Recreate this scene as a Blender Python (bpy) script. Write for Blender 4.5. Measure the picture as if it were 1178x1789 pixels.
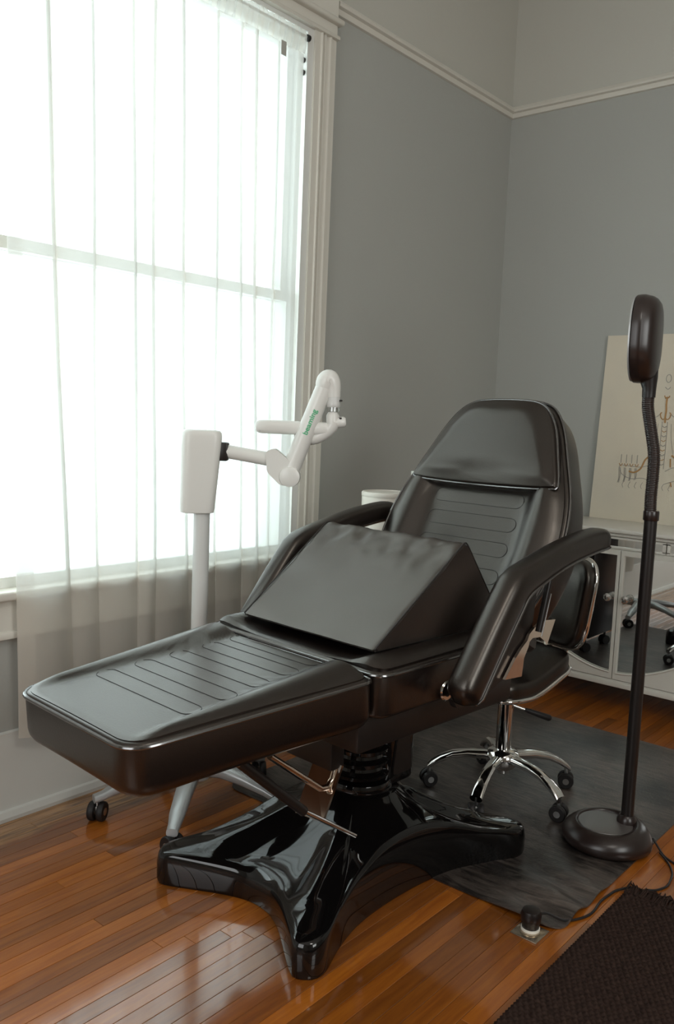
import bpy, bmesh, math, random
from mathutils import Vector, Matrix, noise
from math import sin, cos, pi, radians, sqrt, atan2, hypot

for o in list(bpy.data.objects):
    bpy.data.objects.remove(o, do_unlink=True)
SC = bpy.context.scene
COL = SC.collection

# ---------------------------------------------------------------- camera
cd = bpy.data.cameras.new('camera')
cam = bpy.data.objects.new('camera', cd)
COL.objects.link(cam)
cd.sensor_fit = 'VERTICAL'
cd.sensor_height = 24.0
cd.lens = 24.0 * 1502.36 / 1789.0
cd.clip_start = 0.05
RM = Matrix(((0.64635543, 0.05546702, -0.76101778),
             (-0.76196004, 0.09987682, -0.63987617),
             (0.04051601, 0.99345258, 0.10681958)))
cam.matrix_world = Matrix.Translation((0, 0, 1.25)) @ RM.to_4x4()
SC.camera = cam

# ---------------------------------------------------------------- sky, fill lights, exposure
SC.view_settings.view_transform = 'Standard'
SC.view_settings.look = 'None'
SC.view_settings.exposure = 0.0
SC.view_settings.gamma = 1.0
SC.view_settings.use_curve_mapping = False

W = bpy.data.worlds.new('sky'); SC.world = W
W.use_nodes = True
bg = W.node_tree.nodes['Background']
bg.inputs[0].default_value = (0.84, 0.945, 0.975, 1)
bg.inputs[1].default_value = 4.2


def area(name, loc, target, sx, sy, power, color):
    l = bpy.data.lights.new(name, 'AREA')
    l.shape = 'RECTANGLE'; l.size = sx; l.size_y = sy
    l.energy = power; l.color = color
    o = bpy.data.objects.new(name, l); COL.objects.link(o)
    o.location = loc
    o.rotation_euler = (Vector(target) - Vector(loc)).to_track_quat('-Z', 'Y').to_euler()
    return o


# added fill lights for assumed, unmodelled windows (behind the camera) and an assumed ceiling lamp
area('assumed_rear_fill', (-1.55, 0.9, 1.9), (3.0, 1.2, 1.5), 1.6, 2.1, 34, (0.97, 0.99, 1.0))  # fill light by the solid back wall; its window is only assumed
area('assumed_ceiling_fill', (0.6, -0.6, 3.2), (1.3, 0.4, 0.0), 0.6, 0.6, 12, (1.0, 0.95, 0.88))  # fill light from above; no ceiling fixture is built
area('assumed_side_fill', (0.9, -2.2, 2.05), (1.6, 2.3, 1.9), 1.3, 1.8, 44, (0.98, 1.0, 0.98))  # fill light by the solid front wall, for an assumed window

# ---------------------------------------------------------------- materials
def nodes_of(m):
    m.use_nodes = True
    return m.node_tree.nodes, m.node_tree.links


def mat(name, col, rough=0.5, metal=0.0, spec=0.5, coat=0.0, coat_rough=0.05, bump=0.0, bscale=60.0, tint=None,
        var=0.0, vscale=4.0, col2=None, ior=1.5, rvar=0.0):
    m = bpy.data.materials.new(name)
    N, L = nodes_of(m)
    p = N['Principled BSDF']
    p.inputs['Base Color'].default_value = (*col, 1)
    p.inputs['Roughness'].default_value = rough
    p.inputs['Metallic'].default_value = metal
    p.inputs['Specular IOR Level'].default_value = spec
    p.inputs['IOR'].default_value = ior
    p.inputs['Coat Weight'].default_value = coat
    if tint: p.inputs['Specular Tint'].default_value = (*tint, 1)
    p.inputs['Coat Roughness'].default_value = coat_rough
    tc = N.new('ShaderNodeTexCoord')
    if var > 0:
        n = N.new('ShaderNodeTexNoise'); n.inputs['Scale'].default_value = vscale
        n.inputs['Detail'].default_value = 5
        L.new(tc.outputs['Object'], n.inputs['Vector'])
        mx = N.new('ShaderNodeMix'); mx.data_type = 'RGBA'
        c2 = col2 or tuple(c * (1 - var) for c in col)
        mx.inputs[6].default_value = (*col, 1); mx.inputs[7].default_value = (*c2, 1)
        L.new(n.outputs['Fac'], mx.inputs[0]); L.new(mx.outputs[2], p.inputs['Base Color'])
        if rvar:
            mr = N.new('ShaderNodeMapRange')
            mr.inputs[3].default_value = max(0.02, rough - rvar); mr.inputs[4].default_value = rough + rvar
            L.new(n.outputs['Fac'], mr.inputs[0]); L.new(mr.outputs[0], p.inputs['Roughness'])
    if bump > 0:
        n2 = N.new('ShaderNodeTexNoise'); n2.inputs['Scale'].default_value = bscale
        n2.inputs['Detail'].default_value = 3
        L.new(tc.outputs['Object'], n2.inputs['Vector'])
        b = N.new('ShaderNodeBump'); b.inputs['Strength'].default_value = bump
        b.inputs['Distance'].default_value = 0.002
        L.new(n2.outputs['Fac'], b.inputs['Height']); L.new(b.outputs[0], p.inputs['Normal'])
    return m


LEATHER = mat('dark_leather', (0.0070, 0.0040, 0.0033), 0.31, spec=0.5, ior=1.72, tint=(1.0, 0.92, 0.83), bump=0.10, bscale=260, var=0.3, vscale=7, rvar=0.04)
LEATHER_FLAT = mat('wedge_vinyl', (0.012, 0.0075, 0.0062), 0.43, spec=0.5, ior=2.0, tint=(1.0, 0.92, 0.83), bump=0.08, bscale=200, var=0.2, vscale=5)
PIPING = mat('piping_vinyl', (0.020, 0.016, 0.014), 0.16, spec=0.5, ior=2.5)
STITCH = mat('stitch_thread', (0.022, 0.019, 0.017), 0.6)
GLOSS = mat('gloss_black_shell', (0.004, 0.0035, 0.0035), 0.055, spec=0.5, ior=1.55)
BLACKM = mat('black_metal', (0.012, 0.009, 0.008), 0.38, spec=0.5)
BLACKP = mat('black_plastic', (0.013, 0.009, 0.008), 0.34, spec=0.5, bump=0.05, bscale=400)
LAMPB = mat('brown_black_plastic', (0.020, 0.012, 0.010), 0.30, spec=0.6)
DISC = mat('grey_rubber_disc', (0.085, 0.075, 0.070), 0.36, spec=0.5, ior=1.9)
RUBBER = mat('rubber', (0.010, 0.008, 0.008), 0.55)
CHROME = mat('chrome', (0.80, 0.79, 0.77), 0.07, metal=1.0)
STEEL = mat('steel', (0.55, 0.55, 0.54), 0.30, metal=1.0)
CHROMEB = mat('floor_tinted_chrome', (0.72, 0.60, 0.50), 0.10, metal=1.0)  # chrome with the orange floor's reflection tinted into its base colour
WHITEP = mat('white_plastic', (0.78, 0.78, 0.74), 0.28, spec=0.5)
WHITEM = mat('white_enamel', (0.66, 0.67, 0.65), 0.33, spec=0.5)
GREYM = mat('silver_enamel', (0.44, 0.45, 0.45), 0.30, metal=0.35)
TRIM = mat('trim_paint', (0.70, 0.68, 0.61), 0.38, spec=0.4, var=0.08, vscale=3)
SASH = mat('sash_paint', (0.72, 0.73, 0.70), 0.40, spec=0.4)
BASEB = mat('baseboard_paint', (0.66, 0.66, 0.62), 0.40, spec=0.4, var=0.12, vscale=3)
CABP = mat('cabinet_paint', (0.70, 0.68, 0.62), 0.35, spec=0.4)
MIRROR = mat('mirror_glass', (0.80, 0.82, 0.81), 0.015, metal=1.0)
GREEN = mat('green_print', (0.10, 0.50, 0.25), 0.5)
CREAM = mat('cream_ceramic', (0.84, 0.81, 0.73), 0.40)
OUTM = mat('outlet_brass', (0.50, 0.42, 0.32), 0.25, metal=0.9)
CORDM = mat('cord_rubber', (0.012, 0.010, 0.010), 0.5)
GOLDINK = mat('ochre_ink', (0.44, 0.25, 0.10), 0.8)
GREYINK = mat('grey_ink', (0.33, 0.31, 0.28), 0.8)
TAGM = mat('grey_tag', (0.42, 0.42, 0.38), 0.8)


def wall_mat():
    m = bpy.data.materials.new('wall_paint')
    N, L = nodes_of(m); p = N['Principled BSDF']
    p.inputs['Roughness'].default_value = 0.55
    p.inputs['Specular IOR Level'].default_value = 0.3
    g = N.new('ShaderNodeNewGeometry')
    sp = N.new('ShaderNodeSeparateXYZ'); L.new(g.outputs['Position'], sp.inputs[0])
    gt = N.new('ShaderNodeMath'); gt.operation = 'GREATER_THAN'; gt.inputs[1].default_value = 2.86
    L.new(sp.outputs['Z'], gt.inputs[0])
    n = N.new('ShaderNodeTexNoise'); n.inputs['Scale'].default_value = 1.6; n.inputs['Detail'].default_value = 6
    L.new(g.outputs['Position'], n.inputs['Vector'])
    a = N.new('ShaderNodeMix'); a.data_type = 'RGBA'
    a.inputs[6].default_value = (0.400, 0.410, 0.385, 1); a.inputs[7].default_value = (0.430, 0.440, 0.412, 1)
    L.new(n.outputs['Fac'], a.inputs[0])
    b = N.new('ShaderNodeMix'); b.data_type = 'RGBA'
    L.new(gt.outputs[0], b.inputs[0]); L.new(a.outputs[2], b.inputs[6])
    b.inputs[7].default_value = (0.53, 0.525, 0.475, 1)
    L.new(b.outputs[2], p.inputs['Base Color'])
    n2 = N.new('ShaderNodeTexNoise'); n2.inputs['Scale'].default_value = 90; n2.inputs['Detail'].default_value = 4
    L.new(g.outputs['Position'], n2.inputs['Vector'])
    bp = N.new('ShaderNodeBump'); bp.inputs['Strength'].default_value = 0.12; bp.inputs['Distance'].default_value = 0.003
    L.new(n2.outputs['Fac'], bp.inputs['Height']); L.new(bp.outputs[0], p.inputs['Normal'])
    return m


WALL = wall_mat()
CEIL = mat('ceiling_paint', (0.75, 0.74, 0.70), 0.7)


def wood_mat():
    m = bpy.data.materials.new('oak_strip')
    N, L = nodes_of(m); p = N['Principled BSDF']
    g = N.new('ShaderNodeNewGeometry')
    oi = N.new('ShaderNodeObjectInfo')
    mp = N.new('ShaderNodeMapping'); mp.inputs['Scale'].default_value = (3.0, 42.0, 1.0)
    off = N.new('ShaderNodeVectorMath'); off.operation = 'ADD'
    sc = N.new('ShaderNodeVectorMath'); sc.operation = 'SCALE'; sc.inputs[0].default_value = (13.0, 7.0, 5.0)
    L.new(oi.outputs['Random'], sc.inputs['Scale'])
    L.new(g.outputs['Position'], off.inputs[0]); L.new(sc.outputs[0], off.inputs[1])
    L.new(off.outputs[0], mp.inputs['Vector'])
    n = N.new('ShaderNodeTexNoise'); n.inputs['Scale'].default_value = 1.6; n.inputs['Detail'].default_value = 8
    n.inputs['Roughness'].default_value = 0.62; n.inputs['Distortion'].default_value = 0.6
    L.new(mp.outputs[0], n.inputs['Vector'])
    cr = N.new('ShaderNodeValToRGB')
    e = cr.color_ramp.elements
    e[0].position = 0.25; e[0].color = (0.250, 0.060, 0.0045, 1)
    e[1].position = 0.75; e[1].color = (0.46, 0.145, 0.012, 1)
    L.new(n.outputs['Fac'], cr.inputs[0])
    # board to board variation
    vr = N.new('ShaderNodeMapRange'); vr.inputs[3].default_value = 0.55; vr.inputs[4].default_value = 1.22
    L.new(oi.outputs['Random'], vr.inputs[0])
    mul = N.new('ShaderNodeVectorMath'); mul.operation = 'SCALE'
    L.new(cr.outputs[0], mul.inputs[0]); L.new(vr.outputs[0], mul.inputs['Scale'])
    # worn, unvarnished strip along the window wall
    sp = N.new('ShaderNodeSeparateXYZ'); L.new(g.outputs['Position'], sp.inputs[0])
    n3 = N.new('ShaderNodeTexNoise'); n3.inputs['Scale'].default_value = 3.0; n3.inputs['Detail'].default_value = 7
    L.new(g.outputs['Position'], n3.inputs['Vector'])
    ad = N.new('ShaderNodeMath'); ad.operation = 'MULTIPLY_ADD'; ad.inputs[1].default_value = 0.45
    L.new(n3.outputs['Fac'], ad.inputs[0]); L.new(sp.outputs['Y'], ad.inputs[2])
    wm = N.new('ShaderNodeMapRange'); wm.inputs[1].default_value = 2.36; wm.inputs[2].default_value = 2.42
    L.new(ad.outputs[0], wm.inputs[0])
    wf = N.new('ShaderNodeMath'); wf.operation = 'MULTIPLY'; wf.inputs[1].default_value = 0.9
    L.new(wm.outputs[0], wf.inputs[0])
    wn = N.new('ShaderNodeValToRGB')
    wn.color_ramp.elements[0].position = 0.35; wn.color_ramp.elements[0].color = (0.10, 0.046, 0.014, 1)
    wn.color_ramp.elements[1].position = 0.6; wn.color_ramp.elements[1].color = (0.42, 0.22, 0.08, 1)
    L.new(n.outputs['Fac'], wn.inputs[0])
    mx = N.new('ShaderNodeMix'); mx.data_type = 'RGBA'
    L.new(wf.outputs[0], mx.inputs[0]); L.new(mul.outputs[0], mx.inputs[6]); L.new(wn.outputs[0], mx.inputs[7])
    L.new(mx.outputs[2], p.inputs['Base Color'])
    # varnish with rubbed patches
    n4 = N.new('ShaderNodeTexNoise'); n4.inputs['Scale'].default_value = 5.0; n4.inputs['Detail'].default_value = 6
    L.new(g.outputs['Position'], n4.inputs['Vector'])
    rr = N.new('ShaderNodeMapRange'); rr.inputs[1].default_value = 0.35; rr.inputs[2].default_value = 0.75
    rr.inputs[3].default_value = 0.07; rr.inputs[4].default_value = 0.15
    L.new(n4.outputs['Fac'], rr.inputs[0])
    p.inputs['Coat Weight'].default_value = 1.0
    p.inputs['Coat IOR'].default_value = 1.78
    L.new(rr.outputs[0], p.inputs['Coat Roughness'])
    p.inputs['Roughness'].default_value = 0.45
    p.inputs['Specular IOR Level'].default_value = 0.3
    bp = N.new('ShaderNodeBump'); bp.inputs['Strength'].default_value = 0.10; bp.inputs['Distance'].default_value = 0.002
    L.new(n.outputs['Fac'], bp.inputs['Height']); L.new(bp.outputs[0], p.inputs['Normal'])
    return m


WOOD = wood_mat()
GAP = mat('floor_gap', (0.02, 0.008, 0.003), 0.8)
def mat_vinyl():
    m = mat('mat_vinyl', (0.03, 0.025, 0.022), 0.40, spec=0.5, ior=1.7)
    N, L = nodes_of(m); p = N['Principled BSDF']
    tc = N.new('ShaderNodeTexCoord'); mp = N.new('ShaderNodeMapping'); mp.inputs['Scale'].default_value = (26, 5, 1)
    L.new(tc.outputs['Object'], mp.inputs['Vector'])
    a = N.new('ShaderNodeTexNoise'); a.inputs['Scale'].default_value = 1.6; a.inputs['Detail'].default_value = 9; a.inputs['Roughness'].default_value = 0.7
    a.inputs['Distortion'].default_value = 1.2
    L.new(mp.outputs[0], a.inputs['Vector'])
    b = N.new('ShaderNodeTexNoise'); b.inputs['Scale'].default_value = 3.2; b.inputs['Detail'].default_value = 5
    L.new(tc.outputs['Object'], b.inputs['Vector'])
    mu = N.new('ShaderNodeMath'); mu.operation = 'MULTIPLY'; L.new(a.outputs['Fac'], mu.inputs[0]); L.new(b.outputs['Fac'], mu.inputs[1])
    cr = N.new('ShaderNodeValToRGB')
    cr.color_ramp.elements[0].position = 0.17; cr.color_ramp.elements[0].color = (0.008, 0.0055, 0.0045, 1)
    cr.color_ramp.elements[1].position = 0.42; cr.color_ramp.elements[1].color = (0.165, 0.132, 0.112, 1)
    L.new(mu.outputs[0], cr.inputs[0]); L.new(cr.outputs[0], p.inputs['Base Color'])
    bp = N.new('ShaderNodeBump'); bp.inputs['Strength'].default_value = 0.5; bp.inputs['Distance'].default_value = 0.002
    c = N.new('ShaderNodeTexNoise'); c.inputs['Scale'].default_value = 140; c.inputs['Detail'].default_value = 4
    L.new(tc.outputs['Object'], c.inputs['Vector'])
    ad = N.new('ShaderNodeMath'); ad.operation = 'ADD'; L.new(c.outputs['Fac'], ad.inputs[0]); L.new(a.outputs['Fac'], ad.inputs[1])
    L.new(ad.outputs[0], bp.inputs['Height']); L.new(bp.outputs[0], p.inputs['Normal'])
    return m


MATV = mat_vinyl()
RUGM = mat('rug_wool', (0.060, 0.036, 0.028), 0.95, spec=0.1, var=0.85, vscale=75, col2=(0.006, 0.004, 0.004))


def curtain_mat():
    m = bpy.data.materials.new('sheer_voile')
    N, L = nodes_of(m)
    N.remove(N['Principled BSDF'])
    out = N['Material Output']
    tr = N.new('ShaderNodeBsdfTransparent'); tr.inputs[0].default_value = (1, 1, 1, 1)
    tl = N.new('ShaderNodeBsdfTranslucent'); tl.inputs[0].default_value = (0.58, 0.61, 0.61, 1)
    df = N.new('ShaderNodeBsdfDiffuse'); df.inputs[0].default_value = (0.88, 0.82, 0.72, 1)
    a = N.new('ShaderNodeMixShader'); a.inputs[0].default_value = 0.55
    L.new(tl.outputs[0], a.inputs[1]); L.new(df.outputs[0], a.inputs[2])
    b = N.new('ShaderNodeMixShader'); b.inputs[0].default_value = 0.64
    L.new(tr.outputs[0], b.inputs[1]); L.new(a.outputs[0], b.inputs[2])
    L.new(b.outputs[0], out.inputs[0])
    return m


CURTAIN = curtain_mat()


def glass_mat(name, tint, refl=0.06):
    m = bpy.data.materials.new(name)
    N, L = nodes_of(m)
    N.remove(N['Principled BSDF'])
    out = N['Material Output']
    tr = N.new('ShaderNodeBsdfTransparent'); tr.inputs[0].default_value = (*tint, 1)
    gl = N.new('ShaderNodeBsdfGlossy'); gl.inputs['Roughness'].default_value = 0.02
    a = N.new('ShaderNodeMixShader'); a.inputs[0].default_value = refl
    L.new(tr.outputs[0], a.inputs[1]); L.new(gl.outputs[0], a.inputs[2])
    L.new(a.outputs[0], out.inputs[0])
    return m


PANE = glass_mat('window_glass', (0.96, 0.98, 0.97))
CLEAR = glass_mat('clear_acrylic', (0.86, 0.87, 0.85), 0.25)
CRYSTAL = glass_mat('crystal', (0.9, 0.9, 0.88), 0.62)


def canvas_mat():
    m = mat('canvas_wash', (0.76, 0.68, 0.53), 0.85, bump=0.3, bscale=220, var=0.3, vscale=3.5, col2=(0.60, 0.565, 0.485))
    return m


CANVAS = canvas_mat()

# ---------------------------------------------------------------- mesh helpers
def link(o, parent=None):
    COL.objects.link(o)
    if parent is not None:
        o.parent = parent
    return o


def obj(name, vf, m, parent=None, smooth=True, angle=40):
    v, f = vf
    me = bpy.data.meshes.new(name)
    me.from_pydata([tuple(p) for p in v], [], f)
    bm = bmesh.new(); bm.from_mesh(me)
    bmesh.ops.recalc_face_normals(bm, faces=bm.faces)
    bm.to_mesh(me); bm.free()
    me.materials.append(m)
    if smooth:
        me.polygons.foreach_set('use_smooth', [True] * len(me.polygons))
        me.set_sharp_from_angle(angle=radians(angle))
    return link(bpy.data.objects.new(name, me), parent)


def thing(name, label, cat, loc=(0, 0, 0), rz=0.0, group=None):
    o = bpy.data.objects.new(name, None)
    o.empty_display_size = 0.05
    link(o)
    o.location = loc; o.rotation_euler = (0, 0, rz)
    o['label'] = label; o['category'] = cat
    if group: o['group'] = group
    return o


def tag(o, label, cat, group=None):
    o['label'] = label; o['category'] = cat
    if group: o['group'] = group
    return o


def struct(o):
    o['kind'] = 'structure'
    return o


def join(*vfs):
    V, F = [], []
    for v, f in vfs:
        k = len(V)
        V += [tuple(p) for p in v]
        F += [tuple(i + k for i in q) for q in f]
    return V, F


def xf(vf, M):
    return [tuple(M @ Vector(p)) for p in vf[0]], vf[1]


def box(x0, x1, y0, y1, z0, z1):
    v = [(x0, y0, z0), (x1, y0, z0), (x1, y1, z0), (x0, y1, z0), (x0, y0, z1), (x1, y0, z1), (x1, y1, z1), (x0, y1, z1)]
    f = [(0, 3, 2, 1), (4, 5, 6, 7), (0, 1, 5, 4), (1, 2, 6, 5), (2, 3, 7, 6), (3, 0, 4, 7)]
    return v, f


def rbox(x0, x1, y0, y1, z0, z1, r=0.005, seg=2):
    bm = bmesh.new()
    v, f = box(x0, x1, y0, y1, z0, z1)
    vs = [bm.verts.new(p) for p in v]
    for q in f: bm.faces.new([vs[i] for i in q])
    bmesh.ops.bevel(bm, geom=list(bm.edges), offset=r, segments=seg, profile=0.5, affect='EDGES')
    bm.verts.index_update()
    V = [tuple(p.co) for p in bm.verts]; F = [tuple(p.index for p in q.verts) for q in bm.faces]
    bm.free()
    return V, F


def tube(pts, r, n=10, closed=False, caps=True):
    P = [Vector(p) for p in pts]
    m = len(P)
    rs = r if isinstance(r, (list, tuple)) else [r] * m
    V, F = [], []
    up = None
    for i in range(m):
        if closed:
            t = (P[(i + 1) % m] - P[i - 1])
        else:
            t = P[min(i + 1, m - 1)] - P[max(i - 1, 0)]
        t.normalize()
        if up is None:
            a = Vector((0, 0, 1)) if abs(t.z) < 0.9 else Vector((1, 0, 0))
            up = (a - t * a.dot(t)).normalized()
        else:
            up = (up - t * up.dot(t))
            if up.length < 1e-6: up = t.orthogonal()
            up.normalize()
        s = t.cross(up)
        for k in range(n):
            an = 2 * pi * k / n
            V.append(P[i] + (up * cos(an) + s * sin(an)) * rs[i])
    for i in range(m if closed else m - 1):
        j = (i + 1) % m
        for k in range(n):
            k2 = (k + 1) % n
            F.append((i * n + k, i * n + k2, j * n + k2, j * n + k))
    if caps and not closed:
        F.append(tuple(range(n - 1, -1, -1)))
        F.append(tuple((m - 1) * n + k for k in range(n)))
    return V, F


def lathe(prof, n=32, c=(0, 0), zfun=None):
    V, F = [], []
    m = len(prof)
    for r, z in prof:
        for k in range(n):
            a = 2 * pi * k / n
            V.append((c[0] + r * cos(a), c[1] + r * sin(a), z))
    for i in range(m - 1):
        for k in range(n):
            k2 = (k + 1) % n
            F.append((i * n + k, i * n + k2, (i + 1) * n + k2, (i + 1) * n + k))
    F.append(tuple(range(n - 1, -1, -1)))
    F.append(tuple((m - 1) * n + k for k in range(n)))
    return V, F


def loft(rings, cap=True, closed=True):
    n = len(rings[0])
    V = [p for r in rings for p in r]
    F = []
    for i in range(len(rings) - 1):
        for k in range(n if closed else n - 1):
            k2 = (k + 1) % n
            F.append((i * n + k, i * n + k2, (i + 1) * n + k2, (i + 1) * n + k))
    if cap:
        F.append(tuple(range(n - 1, -1, -1)))
        F.append(tuple((len(rings) - 1) * n + k for k in range(n)))
    return V, F


def prism(poly, fn, d0, d1):
    """extrude 2d polygon; fn(u, v, d) -> point"""
    n = len(poly)
    V = [fn(u, v, d0) for u, v in poly] + [fn(u, v, d1) for u, v in poly]
    F = [tuple(range(n - 1, -1, -1)), tuple(range(n, 2 * n))]
    for k in range(n):
        k2 = (k + 1) % n
        F.append((k, k2, n + k2, n + k))
    return V, F


def catmull(pts, per=8, closed=True):
    out = []
    n = len(pts)
    dim = len(pts[0])
    rng = range(n) if closed else range(n - 1)
    for i in rng:
        if closed:
            p0, p1, p2, p3 = pts[i - 1], pts[i], pts[(i + 1) % n], pts[(i + 2) % n]
        else:
            p0, p1, p2, p3 = pts[max(i - 1, 0)], pts[i], pts[i + 1], pts[min(i + 2, n - 1)]
        for s in range(per):
            t = s / per
            out.append(tuple(0.5 * ((2 * p1[d]) + (-p0[d] + p2[d]) * t + (2 * p0[d] - 5 * p1[d] + 4 * p2[d] - p3[d]) * t * t
                                    + (-p0[d] + 3 * p1[d] - 3 * p2[d] + p3[d]) * t ** 3) for d in range(dim)))
    if not closed: out.append(tuple(pts[-1]))
    return out


def resample(pts, n, closed=True):
    P = [Vector(p) for p in pts]
    if closed: P.append(P[0])
    L = [0]
    for i in range(1, len(P)): L.append(L[-1] + (P[i] - P[i - 1]).length)
    out = []
    j = 0
    for k in range(n):
        s = L[-1] * k / (n if closed else n - 1)
        while j < len(L) - 2 and L[j + 1] < s: j += 1
        t = (s - L[j]) / max(1e-9, L[j + 1] - L[j])
        out.append(tuple(P[j].lerp(P[j + 1], min(1, t))))
    return out


def round_poly(poly, radii, seg=6):
    """round the corners of a 2d polygon"""
    out = []
    n = len(poly)
    for i in range(n):
        p0, p1, p2 = Vector(poly[i - 1]), Vector(poly[i]), Vector(poly[(i + 1) % n])
        r = radii[i] if isinstance(radii, (list, tuple)) else radii
        a = (p0 - p1).normalized(); b = (p2 - p1).normalized()
        for s in range(seg + 1):
            t = s / seg
            q0 = p1 + a * r; q1 = p1 + b * r
            out.append(tuple((q0 * (1 - t) ** 2 + p1 * 2 * t * (1 - t) + q1 * t * t)))
    return out


def smooth01(t):
    t = max(0.0, min(1.0, t))
    return t * t * (3 - 2 * t)


def pad(outline, t, rt, rb, top, fn, insets, c=None, nout=110):
    """cushion over a star-shaped outline; fn(u,v,w) places it; top(u,v,d) is the crown"""
    o = resample(outline, nout)
    if c is None:
        c = (sum(p[0] for p in o) / nout, sum(p[1] for p in o) / nout)
    R = [hypot(p[0] - c[0], p[1] - c[1]) for p in o]

    def ring(inset, w, usetop):
        out = []
        for p, r in zip(o, R):
            f = max(0.0, 1 - inset / r)
            u = c[0] + (p[0] - c[0]) * f; v = c[1] + (p[1] - c[1]) * f
            out.append(fn(u, v, w + (top(u, v, inset) if usetop else 0)))
        return out

    def ringf(fac, w, usetop, base):
        out = []
        for p, r in zip(o, R):
            f = (1 - base / r) * fac
            u = c[0] + (p[0] - c[0]) * f; v = c[1] + (p[1] - c[1]) * f
            d = r * (1 - f)
            out.append(fn(u, v, w + (top(u, v, d) if usetop else 0)))
        return out
    rings = []
    for f in (0.02, 0.5): rings.append(ringf(f, 0, False, rb))
    for k in range(5):
        a = pi / 2 * k / 4
        rings.append(ring(rb * (1 - sin(a)), rb * (1 - cos(a)), False))
    for k in range(5):
        a = pi / 2 * k / 4
        rings.append(ring(rt * (1 - cos(a)), t - rt + rt * sin(a), False))
    for d in insets: rings.append(ring(d, t, True))
    for f in (0.85, 0.7, 0.55, 0.4, 0.25, 0.12, 0.02): rings.append(ringf(f, t, True, insets[-1]))
    return loft(rings)


def slot_loop(cu, w, lv, n=10):
    """stadium: long across v"""
    pts = []
    r = w / 2
    for k in range(n + 1):
        a = -pi / 2 + pi * k / n
        pts.append((cu + r * sin(a), lv - r + r * cos(a)))
    m = 14
    for k in range(1, m): pts.append((cu + r, (lv - r) * (1 - 2 * k / m)))
    for k in range(n + 1):
        a = pi / 2 + pi * k / n
        pts.append((cu + r * sin(a), -(lv - r) + r * cos(a)))
    for k in range(1, m): pts.append((cu - r, (lv - r) * (-1 + 2 * k / m)))
    return pts


# ================================================================ ROOM
WY = 2.363; BX = 4.087; CZ = 3.45; X0 = -1.7; Y0 = -2.3
W1 = (0.98, 2.50, 0.71, 2.70)       # window in view


def wall_with_holes(holes):
    xs = sorted({X0 - 0.15, BX + 0.15, *[h[0] for h in holes], *[h[1] for h in holes]})
    zs = sorted({-0.02, CZ, *[h[2] for h in holes], *[h[3] for h in holes]})
    parts = []
    for i in range(len(xs) - 1):
        for k in range(len(zs) - 1):
            mx, mz = (xs[i] + xs[i + 1]) / 2, (zs[k] + zs[k + 1]) / 2
            if any(h[0] < mx < h[1] and h[2] < mz < h[3] for h in holes): continue
            parts.append(box(xs[i], xs[i + 1], WY, WY + 0.16, zs[k], zs[k + 1]))
    return join(*parts)


struct(obj('wall_left', wall_with_holes([(W1[0] - 0.006, W1[1] + 0.006, W1[2] - 0.006, W1[3] + 0.006)]), WALL, smooth=False))
struct(obj('wall_right', box(BX, BX + 0.15, Y0, WY, -0.02, CZ), WALL, smooth=False))
struct(obj('wall_front', box(X0, BX, Y0 - 0.15, Y0, -0.02, CZ), WALL, smooth=False))
struct(obj('wall_back', box(X0 - 0.15, X0, Y0, WY, -0.02, CZ), WALL, smooth=False))
struct(obj('ceiling', box(X0 - 0.15, BX + 0.15, Y0 - 0.15, WY + 0.16, CZ, CZ + 0.1), CEIL, smooth=False))

# floor: sub-floor with strip boards laid along the window wall
floor = struct(obj('floor', box(X0, BX, Y0, WY, -0.06, -0.006), GAP, smooth=False))
PW = 0.043
random.seed(4)
plank_cache = {}


def plank_vf(L):
    c = 0.0006; g = 0.0005
    x1 = L - g; y1 = PW - g
    v = [(g, g, -0.006), (x1, g, -0.006), (x1, y1, -0.006), (g, y1, -0.006),
         (g, g, -c), (x1, g, -c), (x1, y1, -c), (g, y1, -c),
         (g + c, g + c, 0), (x1 - c, g + c, 0), (x1 - c, y1 - c, 0), (g + c, y1 - c, 0)]
    f = [(0, 1, 5, 4), (1, 2, 6, 5), (2, 3, 7, 6), (3, 0, 4, 7), (4, 5, 9, 8), (5, 6, 10, 9), (6, 7, 11, 10), (7, 4, 8, 11), (8, 9, 10, 11)]
    return v, f


rest = []
LEN = [0.8, 1.1, 1.4, 1.8, 2.2, 2.7]
nrow = int((WY - Y0) / PW) + 1
for r in range(nrow):
    y = WY - (r + 1) * PW
    if y < Y0: break
    x = X0 + random.choice((0, 0, 0.1, 0.2)) if False else X0
    first = random.uniform(0.3, 2.4)
    while x < BX - 0.02:
        L = first if x == X0 else random.choice(LEN)
        if x + L > BX - 0.15: L = BX - x
        seen = y > 0.42 and x + L > 0.45 and x < 4.0
        if seen:
            key = round(L, 4)
            if key not in plank_cache:
                o = obj('plank', plank_vf(L), WOOD, floor, smooth=False)
                plank_cache[key] = o.data
            else:
                o = link(bpy.data.objects.new('plank', plank_cache[key]), floor)
            o.location = (x, y, 0)
        else:
            v, f = plank_vf(L)
            rest.append(([(p[0] + x, p[1] + y, p[2]) for p in v], f))
        x += L
o = obj('distant_planks', join(*rest), WOOD, floor, smooth=False); o['kind'] = 'stuff'

# picture rail
RAIL = [(0, 0), (0.012, 0.002), (0.016, 0.012), (0.016, 0.022), (0.030, 0.026), (0.034, 0.034), (0.030, 0.042), (0.020, 0.046), (0.014, 0.056), (0, 0.058)]
zr = 2.828
struct(obj('trim_1', prism(RAIL, lambda u, v, d: (d, WY - u, zr + v), 2.667, BX), TRIM, angle=25))
struct(obj('trim_2', prism(RAIL, lambda u, v, d: (BX - u, d, zr + v), Y0, WY), TRIM, angle=25))
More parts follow.
